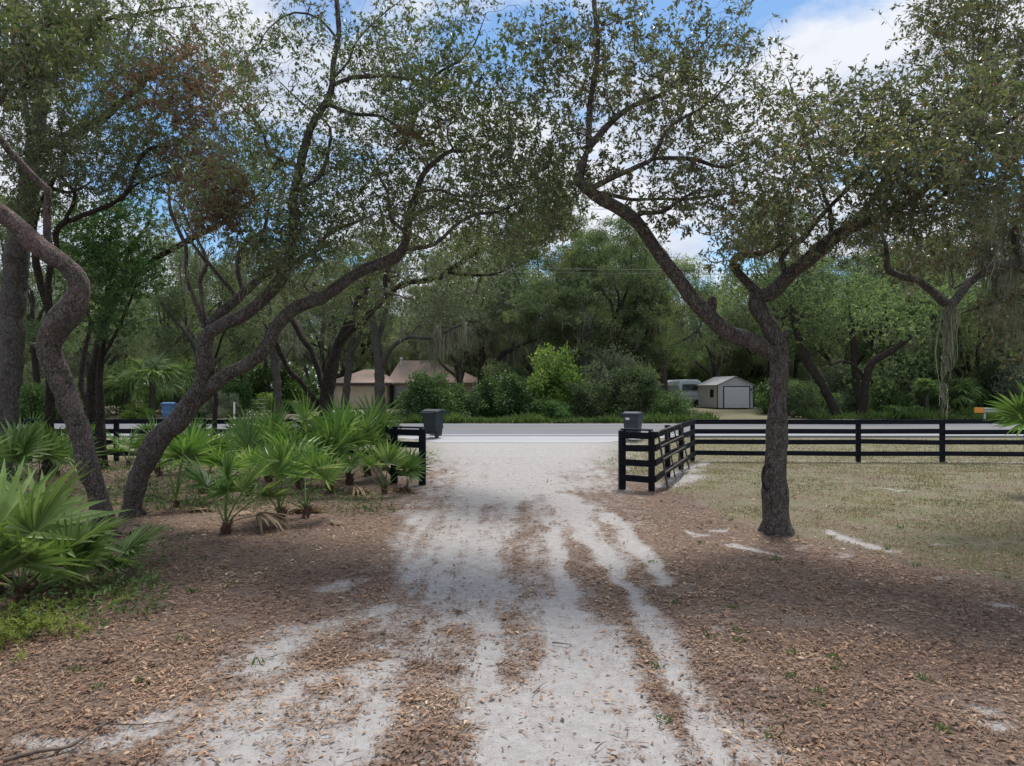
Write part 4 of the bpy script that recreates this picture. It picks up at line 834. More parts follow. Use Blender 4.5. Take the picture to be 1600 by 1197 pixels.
far_oak(1347, 651, 49, [([(1347, 653, 19), (1348, 635, 15), (1353, 595, 14), (1364, 566, 13), (1397, 546, 11), (1427, 521, 9), (1452, 509, 6), (1490, 495, 4)], 0, -2), ([(1345, 640, 10), (1338, 600, 12), (1334, 560, 11), (1332, 517, 9), (1326, 470, 6)], .6, 2), ([(1352, 592, 5), (1330, 568, 5), (1310, 566, 4), (1286, 580, 3)], 0, -1)],
  [(1400, 490, 80, 40, -5, 5, 3.4), (1330, 460, 70, 45, -5, 5, 3.2), (1460, 470, 70, 40, -5, 5, 3), (1380, 590, 50, 30, 1, 6, 1.5), (1440, 560, 60, 40, 0, 6, 2)], 'dark oak curving right beyond the right fence, beside the leaning trunk', M['leaf_wood'], M['bark_dark'], 2600, [((1420, 530, 40, 14, 46, 50), 20, 1.2, .02)])
PLACED = [ # px, distance, kind, scale, label
 (60, 47, 'tall_oak', .85, 'dark oak across the road behind the slim dark trunk at left'), (-40, 50, 'live_oak', .95, 'spreading oak across the road at the far left edge'), (330, 56, 'live_oak3', .95, 'spreading oak across the road behind the left palms'),
 (230, 66, 'tall_oak', 1.0, 'tall oak in the yard behind the small palms'), (510, 72, 'live_oak2', 1.15, 'moss-hung oak left of the beige house'), (700, 76, 'tall_oak2', 1.0, 'tall grey-green oak right behind the house roof'),
 (600, 80, 'tall_oak', 1.1, 'tall green oak rising behind the house ridge'), (830, 70, 'live_oak2', 1.15, 'grey-green oak above the middle of the shrub bank'), (930, 60, 'live_oak', 1.05, 'broad oak with olive crown behind the shrub bank'),
 (1010, 72, 'tall_oak', 1.1, 'tall dark green tree behind the broad olive-crowned oak'), (1040, 62, 'live_oak3', 1.0, 'leafy oak overhanging the camper'), (1160, 84, 'live_oak', 1.1, 'broad oak behind the white shed'), (1240, 74, 'tall_oak', .95, 'tall oak right of the white shed'),
 (1300, 64, 'live_oak', .95, 'spreading oak deeper in the wood behind the leaning trunk'), (1420, 60, 'live_oak3', 1.0, 'spreading oak behind the curving trunk at right'), (1530, 56, 'live_oak', .9, 'low-crowned oak behind the guardrail end'), (1620, 52, 'live_oak2', .95, 'grey-green oak at the right edge across the road'),
 (720, 64, 'live_oak2', .95, 'grey-green moss-hung oak crown right above the house roof end'), (885, 55, 'live_oak3', .85, 'olive oak crown above the bright yellow-green shrub'), (985, 57, 'tall_oak', .9, 'upright green tree above the tall grey-green shrub'), (1120, 76, 'live_oak2', 1.1, 'grey-green oak directly above the shed roof'),
 (1200, 70, 'tall_oak', 1.15, 'tall oak above the trunk fork of the lone oak'), (1350, 74, 'tall_oak2', 1.2, 'tall grey-green tree above the two dark trunks at right'), (1560, 70, 'tall_oak', 1.2, 'tall oak above the guardrail at right'), (1440, 82, 'live_oak', 1.35, 'high broad oak far behind the right-hand trunks'),
 (890, 66, 'tall_oak', 1.1, 'tallest green oak behind the middle of the shrub bank'), (770, 84, 'tall_oak', 1.25, 'tall green oak behind the forked oak right of the house'), (960, 80, 'tall_oak2', 1.25, 'very tall grey-green oak behind the grey bin'),
 (1480, 74, 'tall_oak', 1.0, 'tall oak in the wood between fence moss and guardrail'), (150, 56, 'live_oak2', .85, 'grey-green oak behind the fresh green tree'), (420, 78, 'tall_oak2', 1.1, 'tall grey-green tree behind the left yard'),
]
for px, D, k, s, lab in PLACED: wt(px, D, k, s, lab)
kinds = ['tall_oak', 'tall_oak2', 'live_oak', 'live_oak2', 'live_oak3', 'tall_oak']
for row, (D, st) in enumerate(((88, 105), (104, 90), (124, 76), (150, 60))):
    for k, px in enumerate(np.arange(-120 + row * 31, 1760, st)):
        if D < 95 and 1120 < px < 1200: continue
        dd = D + rng.uniform(-5, 5); kd_ = kinds[rng.integers(0, 6)]
        wt(px + rng.uniform(-22, 22), dd, kd_, rng.uniform(.95, 1.2), 'tree of the dense green wood far beyond the road', group='trees of the far wood')
for px, D in ((655, 84), (700, 90), (735, 82), (770, 95), (640, 96), (1010, 58), (1190, 78), (1215, 86), (380, 70), (300, 74), (1385, 58), (1450, 55), (820, 78), (880, 82)):
    wt(px, D, 'thin', rng.uniform(.8, 1.1), 'thin dark tree standing among the far trees', group='thin trees in the wood', name='thin_tree')

# ---------------------------------------------------------------- shrubs
def bush_mesh(seed, mat, rad, h, leaf, n, stems=8, per=7, spiky=0.0):
    global rng
    rng = np.random.default_rng(seed); random.seed(seed)
    b = B(); nl = 26; C = []
    for k in range(nl):
        a = rng.uniform(0, 6.28); u = rng.uniform(0, 1); rr = rad * math.sqrt(1 - (u * .85) ** 2) * rng.uniform(.3, 1)
        C.append([math.cos(a) * rr, math.sin(a) * rr, h * (.12 + .75 * u), rng.uniform(.2, .34) * rad])
    C = np.array(C)
    st = [np.array([0.05 * math.cos(k), .05 * math.sin(k), 0, .03]) for k in range(stems)]
    P1, R1, nodes = grow(st, C[:, :3], 5, .1, .03, 3); b.tubes(P1, R1, 4, 0)
    k = rng.integers(0, nl, n); u = rng.normal(0, 1, (n, 3)); u /= np.linalg.norm(u, axis=1, keepdims=True); u *= (.45 + .65 * rng.random(n) ** .6)[:, None]
    T = C[k, :3] + u * C[k, 3:4]; T[:, 2] = np.maximum(T[:, 2], .05)
    ct = rng.normal(0, .14, nl)[k]; idx = np.repeat(np.arange(n), per)
    pos = T[idx] + rng.normal(0, .10, (len(idx), 3)); pos[:, 2] = np.maximum(pos[:, 2], .02)
    d = u[idx] * .8 + rng.normal(0, .7, (len(idx), 3)); L = leaf[0] * rng.uniform(.6, 1.3, len(idx))
    leaf_geo(b, pos, d, L, leaf[1] * rng.uniform(.7, 1.3, len(idx)), 1, np.clip(.4 + ct[idx] + rng.normal(0, .2, len(idx)), .01, .99), .2, .8)
    return b.mesh('foliage', [M['bark_dark'], mat])
BU = {'round': bush_mesh(31, M['leaf_bush'], 2.0, 2.6, (.16, .09), 1700), 'loose': bush_mesh(32, M['leaf_wood'], 2.0, 3.2, (.16, .08), 1400),
      'dark': bush_mesh(33, M['leaf_bush'], 1.8, 2.2, (.13, .07), 1500), 'bright': bush_mesh(34, M['leaf_bright'], 1.5, 2.6, (.15, .08), 900), 'grey': bush_mesh(35, M['leaf_grey'], 2.0, 3.0, (.13, .06), 1500),
      'fresh': bush_mesh(36, M['leaf_fresh'], 1.2, 1.6, (.13, .07), 1000)}
rng = np.random.default_rng(41); random.seed(41)
def bush(kind, px, D, s, label, group=None, name='shrub', sz=1.0, cat='shrub', dz=0.0):
    x = (px - CX) / F * D; o = link(name, BU[kind]); o.location = (x, D, float(gz(x, D)) - .05 + dz); o.rotation_euler = (0, 0, rng.uniform(0, 6.28)); o.scale = (s, s, s * sz)
    return tag(o, label, cat, group)
for k in (('round', 676, 46, 1.05, 'big rounded green shrub hiding the right half of the house', 1.1), ('dark', 738, 47, .95, 'dark green shrub between the big rounded one and the vine mound', .9), ('round', 790, 47.5, 1.2, 'leafy green mound covered in vines, middle of the bank', .95),
          ('bright', 868, 48.3, 1.5, 'bright yellow-green shrub with pale blossoms on the bank', 1.25), ('loose', 922, 46.5, .95, 'loose green shrub in front of the bright one', .85), ('grey', 960, 49, 1.35, 'tall grey-green shrub left of the grey bin', 1.15),
          ('loose', 992, 47, 1.1, 'spreading shrub with flat branches behind the grey bin', 1.0), ('dark', 1044, 46, .9, 'dark glossy shrub beside the camper', 1.0), ('round', 838, 46.5, .7, 'low shrub below the bright yellow-green one', .8), ('fresh', 870, 44.6, .9, 'small fresh green bush at the road edge below the bank', .9),
          ('loose', 1250, 50, .8, 'small bush right of the oak trunk beyond the fence', 1.0), ('round', 1270, 53, .9, 'green bush left of the leaning trunk across the road', .9), ('dark', 1385, 52, .9, 'dark bush right of the curving trunk', 1.1), ('loose', 1350, 56, 1.1, 'pale green bush behind the curving trunk', 1.0),
          ('fresh', 1400, 48, .8, 'low bright green bush at the foot of the curving trunk', .7), ('fresh', 1425, 48.5, .8, 'second low bright bush, right of the curving trunk', .65), ('dark', 1495, 52, 1.1, 'dark bush left of the guardrail', 1.1), ('loose', 1560, 53, 1.1, 'green bush behind the guardrail', 1.1), ('grey', 1610, 50, 1.1, 'grey-green bush at the right edge behind the guardrail', 1.2),
          ('fresh', 372, 52, 1.15, 'round bright green shrub in the left yard across the road', 1.3), ('grey', 345, 50, .7, 'small grey shrub left of the round bright one', .9), ('bright', 415, 58, .9, 'yellow-green shrub beside the pale grey trunk', .7), ('fresh', 455, 56, .8, 'low green shrub right of the pale grey trunk', .8),
          ('round', 50, 44.5, 1.0, 'bluish green shrub beyond the left fence', .9), ('bright', 215, 48, .7, 'yellow-green bush left of the blue bin', .6), ('bright', 15, 44.5, .6, 'yellowish bush at the left edge beyond the fence', .7), ('fresh', 300, 50, .7, 'low bush right of the blue bin', .7), ('loose', 110, 48, 1.0, 'loose green shrub behind the dark fence-side trunk', .9),
          ('dark', 1196, 73, 1.2, 'bush right of the white shed', 1.1), ('round', 1215, 84, 2.2, 'large shrub far behind the oak trunk right of the shed', 1.2), ('loose', 1150, 86, 2.4, 'large shrub directly behind the white shed', 1.2), ('dark', 1085, 88, 2.2, 'large dark shrub behind the camper', 1.2), ('loose', 1100, 80, 1.3, 'bush behind the camper and shed', 1.2), ('dark', 490, 60, .7, 'dark shrub left of the garage', .9)):
    bush(k[0], k[1], k[2], k[3], k[4], sz=k[5])
for k, px in enumerate(list(range(800, 1010, 40)) + [1230, 1320, 1480, 1540, -20, 90, 180, 260, 1650]):
    bush(['loose', 'dark', 'round', 'grey'][k % 4], px + rng.uniform(-10, 10), 53 + rng.uniform(0, 4), rng.uniform(1.0, 1.4), 'green undergrowth shrub at the edge of the wood across the road', 'understory shrubs across the road', sz=rng.uniform(.8, 1.2))
for px in np.arange(-60, 1700, 48):
    if 510 < px < 760 or 1060 < px < 1210: continue
    if 540 < px < 600 or 1100 < px < 1210: continue
    bush(['loose', 'dark', 'grey', 'round'][rng.integers(0, 4)], px, rng.uniform(76, 98), rng.uniform(1.3, 2.0), 'green undergrowth shrub deep in the far wood', 'shrubs deep in the wood', sz=rng.uniform(.9, 1.4))
n = 42000; b = B(); a = rng.uniform(-.95, .95, n); Rr = rng.uniform(175, 215, n); x = Rr * np.sin(a); y = Rr * np.cos(a)
top = 12 + 7 * fbm(a * 26, a * 0 + 3.3, 4) + 2 * fbm(a * 120, a * 0, 2); z = .3 + top * rng.random(n) ** .8; d = rng.normal(0, 1, (n, 3))
leaf_geo(b, np.stack([x, y, z], -1), d, rng.uniform(.8, 1.8, n), rng.uniform(.5, 1.0, n), 0, np.clip(.45 + (fbm(x * .15, z * .3, 3) - .5) * 1.2 + rng.normal(0, .15, n), 0, 1), .2, .5)
tag(b.build('distant_wood', M['leaf_wood']), 'mass of distant trees closing the view behind the far wood', 'woodland', kind='stuff')
# ferns and grass along the far road edge (ground cover)
n = 9000; b = B(); xs = rng.uniform(-10, 15, n); ys = 43 + rng.random(n) ** 1.3 * 2.4
sel = (xs > -8.5) & ((xs < 12.5)); xs, ys = xs[sel], ys[sel]
xs2 = rng.uniform(20, 34, 2600); ys2 = 47 + rng.random(2600) * 2; xs, ys = np.concatenate([xs, xs2]), np.concatenate([ys, ys2]); n = len(xs)
hh = .75 * (.1 + 1.1 * fbm(xs * .8, ys * .8, 3) ** 1.5); d = rng.normal(0, .45, (n, 3)); d[:, 2] = 1
leaf_geo(b, np.stack([xs, ys, gz(xs, ys)], -1), d, hh * rng.uniform(.6, 1.6, n), np.full(n, .09), 0, np.clip(rng.normal(.45, .25, n), 0, 1), .2, 0)
tag(b.build('road_edge_ferns', M['weed']), 'green ferns and grass along the far edge of the road', 'ground cover', kind='stuff')
print('woods', round(time.time() - T0, 1))

# ---------------------------------------------------------------- house, shed, camper
hx = lambda px, D: (px - CX) / F * D
D_ = 66.0; gh = .48
ho = thing('house', (hx(640, D_), D_, gh), 'low beige house with pinkish shingle roof behind the trees across the road', 'house')
def P_(b, name, mat): return part(b, name, mat, ho)
x0, x1, x2 = hx(519, D_), hx(604, D_), hx(750, D_)
P_(B().box(((x0 + x1) / 2, D_ + 3.2, gh + 1.15), (x1 - x0, 6.4, 2.3)), 'wall', M['housewall'])
P_(B().box(((x1 + x2) / 2 + .1, D_ + 6.5, gh + 1.2), (x2 - x1, 9, 2.4)), 'wall', M['housewall'])
def hip(name, xa, xb, ya, yb, ze, zr, inset, ridge_front, th=.12):
    b = B(); ym = (ya + yb) / 2
    V = [(xa, ya, ze), (xb, ya, ze), (xb, yb, ze), (xa, yb, ze), (xa + (ridge_front or inset), ym, zr), (xb - inset, ym, zr)]
    low = [(x, y, z - th) for x, y, z in V[:4]]
    b.add(V + low, [np.array([(0, 1, 5, 4), (2, 3, 4, 5), (0, 6, 7, 1), (1, 7, 8, 2), (2, 8, 9, 3), (3, 9, 6, 0), (9, 8, 7, 6)]), np.array([(1, 2, 5), (3, 0, 4)])])
    return P_(b, name, M['roof'])
rf = hip('roof', x0 - .4, x1 + .6, D_ - .6, D_ + 8, gh + 2.42, gh + 3.75, 2.6, 0)
hip('roof', x1 - .3, x2 + .5, D_ + 1.4, D_ + 12, gh + 2.44, gh + 4.75, 5.0, .5)
P_(B().box(((x0 + x1) / 2 + .1, D_ - .63, gh + 2.25), (x1 - x0 + .9, .06, .2)), 'fascia', M['darkwood'])
b = B(); px_, py_, pz_ = hx(616, D_) - .2, D_ + 5.6, gh + 4.6; b.tube([(px_, py_, pz_ - .5), (px_, py_, pz_ + .25)], .12, 10); b.tube([(px_, py_, pz_ + .25), (px_, py_, pz_ + .42)], [.2, .12], 10); P_(b, 'roof_vent', M['white'])
gd = P_(B().box((hx(556, D_), D_ - .03, gh + 1.08), (3.5, .05, 2.12)), 'garage_door', M['garage'])
pm = B().box((0, 0, 0), (.82, .03, .48), bev=.012).mesh('panel', M['garage'])
for r in range(4):
    for c in range(4):
        o_ = link('panel', pm, gd); o_.location = (hx(556, D_) - 1.29 + c * .86 - ho.location[0], -.07, 1.08 - .78 + r * .52)
P_(B().box((hx(580, D_) + .2, D_ - .02, gh + 1.6), (.3, .04, .3)), 'wall_lamp', M['darkwood'])
P_(B().box((hx(612, D_), D_ + 1.97, gh + 1.1), (1.6, .06, 2.1)), 'porch_shade_sheet', M['glass'])  # dark glass-coloured sheet standing in for the shade inside the porch
P_(B().box((hx(604, D_) + .15, D_ + 1.6, gh + 1.15), (.14, .14, 2.4)), 'porch_post', M['darkwood'])
wf = P_(B().box((hx(700, D_), D_ + 1.97, gh + 1.4), (1.7, .06, 1.2)), 'window', M['white'])
o_ = B().box((0, 0, 0), (1.5, .04, 1.0)).build('pane', M['glass'], wf); o_.location = (hx(700, D_) - ho.location[0], 1.93, 1.4)
# white shed
D_ = 66.0; gs = float(gz(0, D_)) - .06; sx = hx(1149, D_)
sh = thing('shed', (sx, D_, gs), 'small white gabled storage shed with a roll-up door, right of the camper', 'shed', rz=0)
rot = .13
wS, dS, eS, rS = 3.5, 4.6, 2.28, 3.05
def SH(b, name, mat, parent=sh):
    R_ = np.array([[math.cos(rot), math.sin(rot), 0], [-math.sin(rot), math.cos(rot), 0], [0, 0, 1]]); b.V = [v @ R_ for v in b.V]
    return b.build(name, mat, parent)
b = B(); V = [(-wS / 2, 0, .15), (wS / 2, 0, .15), (wS / 2, 0, eS), (0, 0, rS - .04), (-wS / 2, 0, eS)]; V2 = [(x, dS, z) for x, y, z in V]
b.add(V + V2, [np.array([(0, 1, 2, 4), (6, 5, 9, 7), (5, 0, 4, 9), (1, 6, 7, 2)]), np.array([(4, 2, 3), (7, 9, 8)])]); SH(b, 'wall', M['shedwall'])
for k in range(1, 8):      # vertical siding ribs on the side
    SH(B().box((-wS / 2 - .012, k * dS / 8, (eS + .15) / 2), (.025, .06, eS - .2)), 'siding_rib', M['shedwall'])
for sgn in (-1, 1):
    b = B(); a1 = np.array([0, 0, rS]); a2 = np.array([sgn * (wS / 2 + .14), 0, eS - .06])
    Vr = [(*a1[:1], -.15, a1[2]), (a2[0], -.15, a2[2]), (a2[0], dS + .15, a2[2]), (0, dS + .15, a1[2])]; up_ = [(x, y, z + .06) for x, y, z in Vr]
    b.add(Vr + up_, [np.array([(0, 1, 2, 3), (7, 6, 5, 4), (0, 4, 5, 1), (1, 5, 6, 2), (2, 6, 7, 3), (3, 7, 4, 0)])]); SH(b, 'roof_panel', M['shedroof'])
dr = SH(B().box((.12, -.03, 1.12), (2.42, .05, 1.94)), 'roll_up_door', M['sheddoor'])
for k in range(9): SH(B().box((.12, -.062, .26 + k * .215), (2.38, .02, .195), bev=.006), 'slat', M['sheddoor'], dr)
SH(B().box((.12, -.02, 2.14), (2.6, .06, .09)), 'door_frame', M['bin_grey'])
for sx_ in (-1.16, 1.4): SH(B().box((sx_ , -.03, 1.12), (.07, .07, 2.0)), 'door_frame', M['bin_grey'])
for sx_ in (-wS / 2, wS / 2): SH(B().box((sx_, -.01, 1.2), (.07, .07, 2.14)), 'corner_trim', M['bin_grey'])
SH(B().box((-wS / 2 - .03, 1.2, 1.5), (.06, .7, .75)), 'window', M['glass'])
SH(B().box((1.55, -.06, 1.85), (.12, .1, .2)), 'wall_lamp', M['darkwood'])
for sx_ in (-1.2, 0, 1.2): SH(B().box((sx_, dS / 2, .07), (.15, dS, .16)), 'skid', M['darkwood'])
# camper
D_ = 71.0; gc = float(gz(0, D_)); cxm = hx(1080, D_)
cm = thing('camper', (cxm, D_, gc), 'pale grey camper with rounded front and dark window, half hidden by the shrub', 'camper')
b = B(); prof = [(-1.25, .75), (-1.25, 2.2), (-1.1, 2.6), (-.8, 2.78), (.8, 2.78), (1.1, 2.6), (1.25, 2.2), (1.25, .75)]
rings = []
for (yy, sc1, dz) in ((0, .86, 0), (.12, .95, 0), (.35, 1, 0), (6.5, 1, 0)):
    rings.append([(x * sc1, yy + (0.35 * ((z - .75) / 2) ** 2 if yy < 1 else 0), .75 + (z - .75) * (sc1 ** .5) + dz) for x, z in prof])
n = len(prof); Vc = [v for r in rings for v in r]; fq = [(k * n + q, k * n + (q + 1) % n, (k + 1) * n + (q + 1) % n, (k + 1) * n + q) for k in range(3) for q in range(n)]
b.add(Vc, [np.array(fq), np.array([(0, 3, 2, 1), (0, 7, 4, 3), (7, 6, 5, 4)])]); b.build('body', M['camper'], cm)
wb = B().box((0, .0, 0), (1.55, .06, .62), bev=.02, tilt=(-.12, 0, 0)).build('window', M['glass'], cm); wb.location = (-.05, .06, 1.98)
B().box((0, 0, 0), (.9, .03, .28), bev=.01).build('front_emblem_panel', M['white'], cm).location = (0, -.04, 1.25)
b = B(); b.tube([(-.95, 3, .36), (-.95, 3, .36)] if False else [(-1.22, 3, .36), (-1.0, 3, .36)], .36, 16); b.build('wheel', M['rubber'], cm)
b = B(); b.tube([(1.0, 3, .36), (1.22, 3, .36)], .36, 16); b.build('wheel', M['rubber'], cm)
b = B(); b.tube([(-.5, .3, .68), (0, -.9, .62)], .05, 6); b.tube([(.5, .3, .68), (0, -.9, .62)], .05, 6); b.tube([(0, -.85, .62), (0, -.85, 0)], .04, 6); b.build('tow_bar', M['steel'], cm)
B().box((0, 3.2, .62), (2.2, 6.2, .22)).build('chassis', M['darkwood'], cm)

# ---------------------------------------------------------------- fences and gate
RZ = [1.262, .962, .630, .262]
def fence(name, label, pts, posts, zs=RZ, post_h=1.352, fw=.13, facing=-1, skip=None):
    """pts: [(x,y)...] chain; a post at each; boards between neighbours on the near side"""
    fo = thing(name, (pts[0][0], pts[0][1], 0), label, 'fence')
    for (x, y) in posts:
        g = float(ground_z(x, y)); part(B().box((x, y, g + post_h / 2 - .06), (fw, fw, post_h + .12), bev=.012, rot=rng.uniform(-.03, .03)), 'post', M['black'], fo)
    for (a, b2) in zip(pts[:-1], pts[1:]):
        a, b2 = np.array(a), np.array(b2); d = (b2 - a) / np.linalg.norm(b2 - a); nrm = np.array([d[1], -d[0]]) * facing
        if nrm[1] > 0 and abs(nrm[1]) > .3: nrm = -nrm
        for z in zs:
            off = nrm * (fw / 2 + .021); e = d * (.062 if skip else 0.0)
            za_, zb_ = z + rng.normal(0, .011), z + rng.normal(0, .011)
            ga, gb = float(gz(*a)), float(gz(*b2))
            part(B().beam((*(a + off + d * .004), ga + za_), (*(b2 + off - d * .004), gb + zb_), .038, .148, bev=.006), 'rail', M['black'], fo)
    return fo
cR = np.array([hx(1082, 22.7), 22.7]); dr_ = 2.6
ptsR = [cR + np.array([k * dr_, -k * .10]) for k in range(8)]
fence('rail_fence', 'long black four-rail fence along the right side, behind the lone oak', ptsR, ptsR)
wr = [np.array([hx(1018, 16.05), 16.05]), np.array([hx(1043, 18.5), 18.5]), np.array([hx(1064, 20.4), 20.4]), cR + np.array([-.03, -.16])]
fence('wing_fence', 'short black fence wing running back from the right gate post, behind the metal gate', wr, wr[:3], facing=1)
n1_, n2_ = np.array([hx(972, 16.45), 16.45]), wr[0] + np.array([-.0, .0])
fence('end_panel', 'short four-rail black panel facing the camera on the right of the drive', [n1_, n2_], [n1_], fw=.155)
part(B().beam((*(n1_ + [0, .02]), 1.372), (*(wr[0] + [0, .0]), 1.372), .19, .035, bev=.006), 'cap_board', M['black'], bpy.data.objects['end_panel'])
L1 = np.array([hx(660, 17.1), 17.1]); L0 = np.array([hx(616, 17.35), 17.35]); cL = np.array([-4.3, 22.7])
fence('end_panel', 'short black panel with thick post left of the drive, behind a palmetto', [L0, L1], [L0, L1], fw=.16)
part(B().beam((*(L0 + [0, .02]), 1.372), (*L1, 1.372), .2, .035, bev=.006), 'cap_board', M['black'], bpy.data.objects['end_panel.001'])
wl_ = [L0 + np.array([-.03, .16]), L0 + (cL - L0) * .5, cL + np.array([.05, -.16])]
fence('wing_fence', 'short black fence wing slanting back from the left panel behind palmettos', wl_, [wl_[1]], facing=-1)
ptsL = [cL + np.array([-k * 2.78, 0.0]) for k in range(8)]
fence('rail_fence', 'long black fence on the left, half hidden behind the palmettos', ptsL[::-1], ptsL)
# tubular gate leaning on the wing
A0, A1 = np.array([hx(1043, 16.26), 16.26, .05]), np.array([hx(1077, 19.9), 19.9, .05]); T0_, T1_ = np.array([hx(1028, 16.15), 16.15, 1.33]), np.array([hx(1063, 19.75), 19.75, 1.33])
go = thing('metal_gate', (A0 + A1) / 2, 'dark tubular metal gate leaning open against the right fence wing', 'gate')
gpnt = lambda u, v: (A0 * (1 - u) + A1 * u) * (1 - v) + (T0_ * (1 - u) + T1_ * u) * v
fr = spline(np.array([[*gpnt(0, 0), .024], [*gpnt(0, .5), .024], [*gpnt(0, .93), .024], [*gpnt(.025, 1), .024], [*gpnt(.5, 1), .024], [*gpnt(.975, 1), .024], [*gpnt(1, .93), .024], [*gpnt(1, .5), .024], [*gpnt(1, 0), .024]]), .1)
part(B().tube(fr[:, :3], .024, 8), 'frame', M['tube'], go)
for v in (.04, .27, .5, .74): part(B().tube([gpnt(0, v), gpnt(.5, v), gpnt(1, v)], .021, 8), 'crossbar', M['tube'], go)
for u in (.33, .66): part(B().tube([gpnt(u, 0), gpnt(u, .5), gpnt(u, 1)], .018, 8), 'upright', M['tube'], go)

# ---------------------------------------------------------------- bins
def wheelie(px, D, label, mat, rz, s=1.0, lidmat=None, sticker=False):
    x = hx(px, D); o = thing('wheeled_bin', (x, D, float(gz(x, D)) + .03), label, 'bin', 'wheeled bins at the roadside', rz); o.scale = (s, s, s)
    b = B(); hw, hd = .24, .26; tw, td = .32, .37
    V = [(-hw, -hd, .05), (hw, -hd, .05), (hw, hd, .18), (-hw, hd, .18), (-tw, -td, 1.02), (tw, -td, 1.02), (tw, td, 1.02), (-tw, td, 1.02)]
    b.add(V, np.array([(3, 2, 1, 0), (4, 5, 6, 7), (0, 1, 5, 4), (1, 2, 6, 5), (2, 3, 7, 6), (3, 0, 4, 7)])); b.build('body', mat, o)
    b = B()
    for z, e in ((.98, .022), (.72, .008), (.4, .008)):
        f = z / 1.02; ww, dd_ = hw + (tw - hw) * f, hd + (td - hd) * f
        for (c, sz_) in (((0, -dd_ - .005, z), (2 * ww + .05, .03 + e, .05)), ((-ww - .005, 0, z), (.03 + e, 2 * dd_, .05)), ((ww + .005, 0, z), (.03 + e, 2 * dd_, .05))): b.box(c, sz_, bev=.008)
    b.build('rib_band', mat, o)
    b = B(); b.box((0, -.38, .55), (.46, .03, .30), bev=.01, tilt=(-.10, 0, 0)); b.build('front_panel', mat, o).location = (0, .07, .02)
    b = B(); n = 7; Vl = []; 
    for k, yy in enumerate(np.linspace(-.42, .40, n)):
        zc = 1.035 + .09 * math.sin(math.pi * min(1, (k + .6) / n)); 
        for xx in (-.36, -.3, .3, .36): Vl.append((xx, yy, zc - (.05 if abs(xx) > .33 else 0)))
    q = [(k * 4 + c, k * 4 + c + 1, (k + 1) * 4 + c + 1, (k + 1) * 4 + c) for k in range(n - 1) for c in range(3)]
    b.add(Vl, np.array(q), smooth=False); b.box((0, -.42, 1.04), (.74, .04, .06), bev=.01); b.box((0, 0, 1.035), (.70, .8, .03), bev=.008); b.build('lid', lidmat or mat, o)
    b = B(); b.tube([(-.28, .40, 1.0), (-.28, .50, .99), (.28, .50, .99), (.28, .40, 1.0)], .018, 7); b.build('handle', mat, o)
    b = B(); b.tube([(-.34, .26, .14), (.34, .26, .14)], .014, 6); b.build('axle', M['steel'], o)
    for sgn in (-1, 1):
        b = B(); b.tube([(sgn * .27, .26, .14), (sgn * .34, .26, .14)], .14, 18); b.build('wheel', M['rubber'], o)
    if sticker: B().box((0, 0, 0), (.16, .006, .12)).build('sticker', M['white'], o).location = (-.12, -.352, .86)
    return o
wheelie(677, 30.5, 'dark wheeled bin at the road edge left of the drive', M['bin'], 2.75, 1.08)
wheelie(989, 29.6, 'grey wheeled bin with a small white sticker, behind the right panel', M['bin_grey'], -.45, 1.04, sticker=True)
wheelie(264, 45.5, 'blue wheeled bin across the road at left', M['bin_blue'], .1, 1.05)
# mailbox post, guardrail
x = hx(366, 46); mbx = thing('marker_post', (x, 46, float(gz(x, 46))), 'slim white post across the road beside the round bright shrub', 'post')
B().box((0, 0, .6), (.09, .09, 1.1), bev=.01).build('post', M['white'], mbx); B().box((0, 0, 1.17), (.12, .12, .04), bev=.01).build('cap', M['white'], mbx)
x = hx(400, 56); wg = thing('white_gate', (x, 56, float(gz(x, 56))), 'low grey metal gate in the yard behind the round bright shrub', 'gate')
for z in (.5, .8, 1.1): B().tube([(-.7, 0, z), (.7, 0, z)], .02, 6).build('rail', M['steel'], wg)
for xx in (-.7, .7): B().tube([(xx, 0, 0), (xx, 0, 1.15)], .03, 6).build('upright', M['steel'], wg)
D_ = 45.0; g0 = float(gz(0, D_)); gr = thing('guardrail', (hx(1528, D_), D_, g0), 'galvanised guardrail with an orange end cap across the road at right', 'guardrail')
b = B(); prof = [(0, .0), (-.05, .04), (-.05, .09), (.0, .13), (.0, .18), (-.05, .22), (-.05, .27), (0, .31)]; Vg = []; 
for xx in (0.3, 9.0): Vg += [(xx, y - .05, .62 + z - .05) for y, z in prof]
b.add(Vg, np.array([(k, k + 1, 8 + k + 1, 8 + k) for k in range(7)])); Vg2 = [(x_, y + .01, z) for x_, y, z in Vg]; b.add(Vg2, np.array([(k + 1, k, 8 + k, 8 + k + 1) for k in range(7)])); b.build('rail', M['steel'], gr)
b = B(); b.box((.02, -.07, .72), (.62, .06, .34), bev=.02); b.build('end_cap', M['orange'], gr)
for k in range(5): B().box((.45 + k * 1.9, .06, .4), (.12, .12, .95), bev=.01).build('post', M['steel'], gr)
D_ = 43.6; gr2 = None
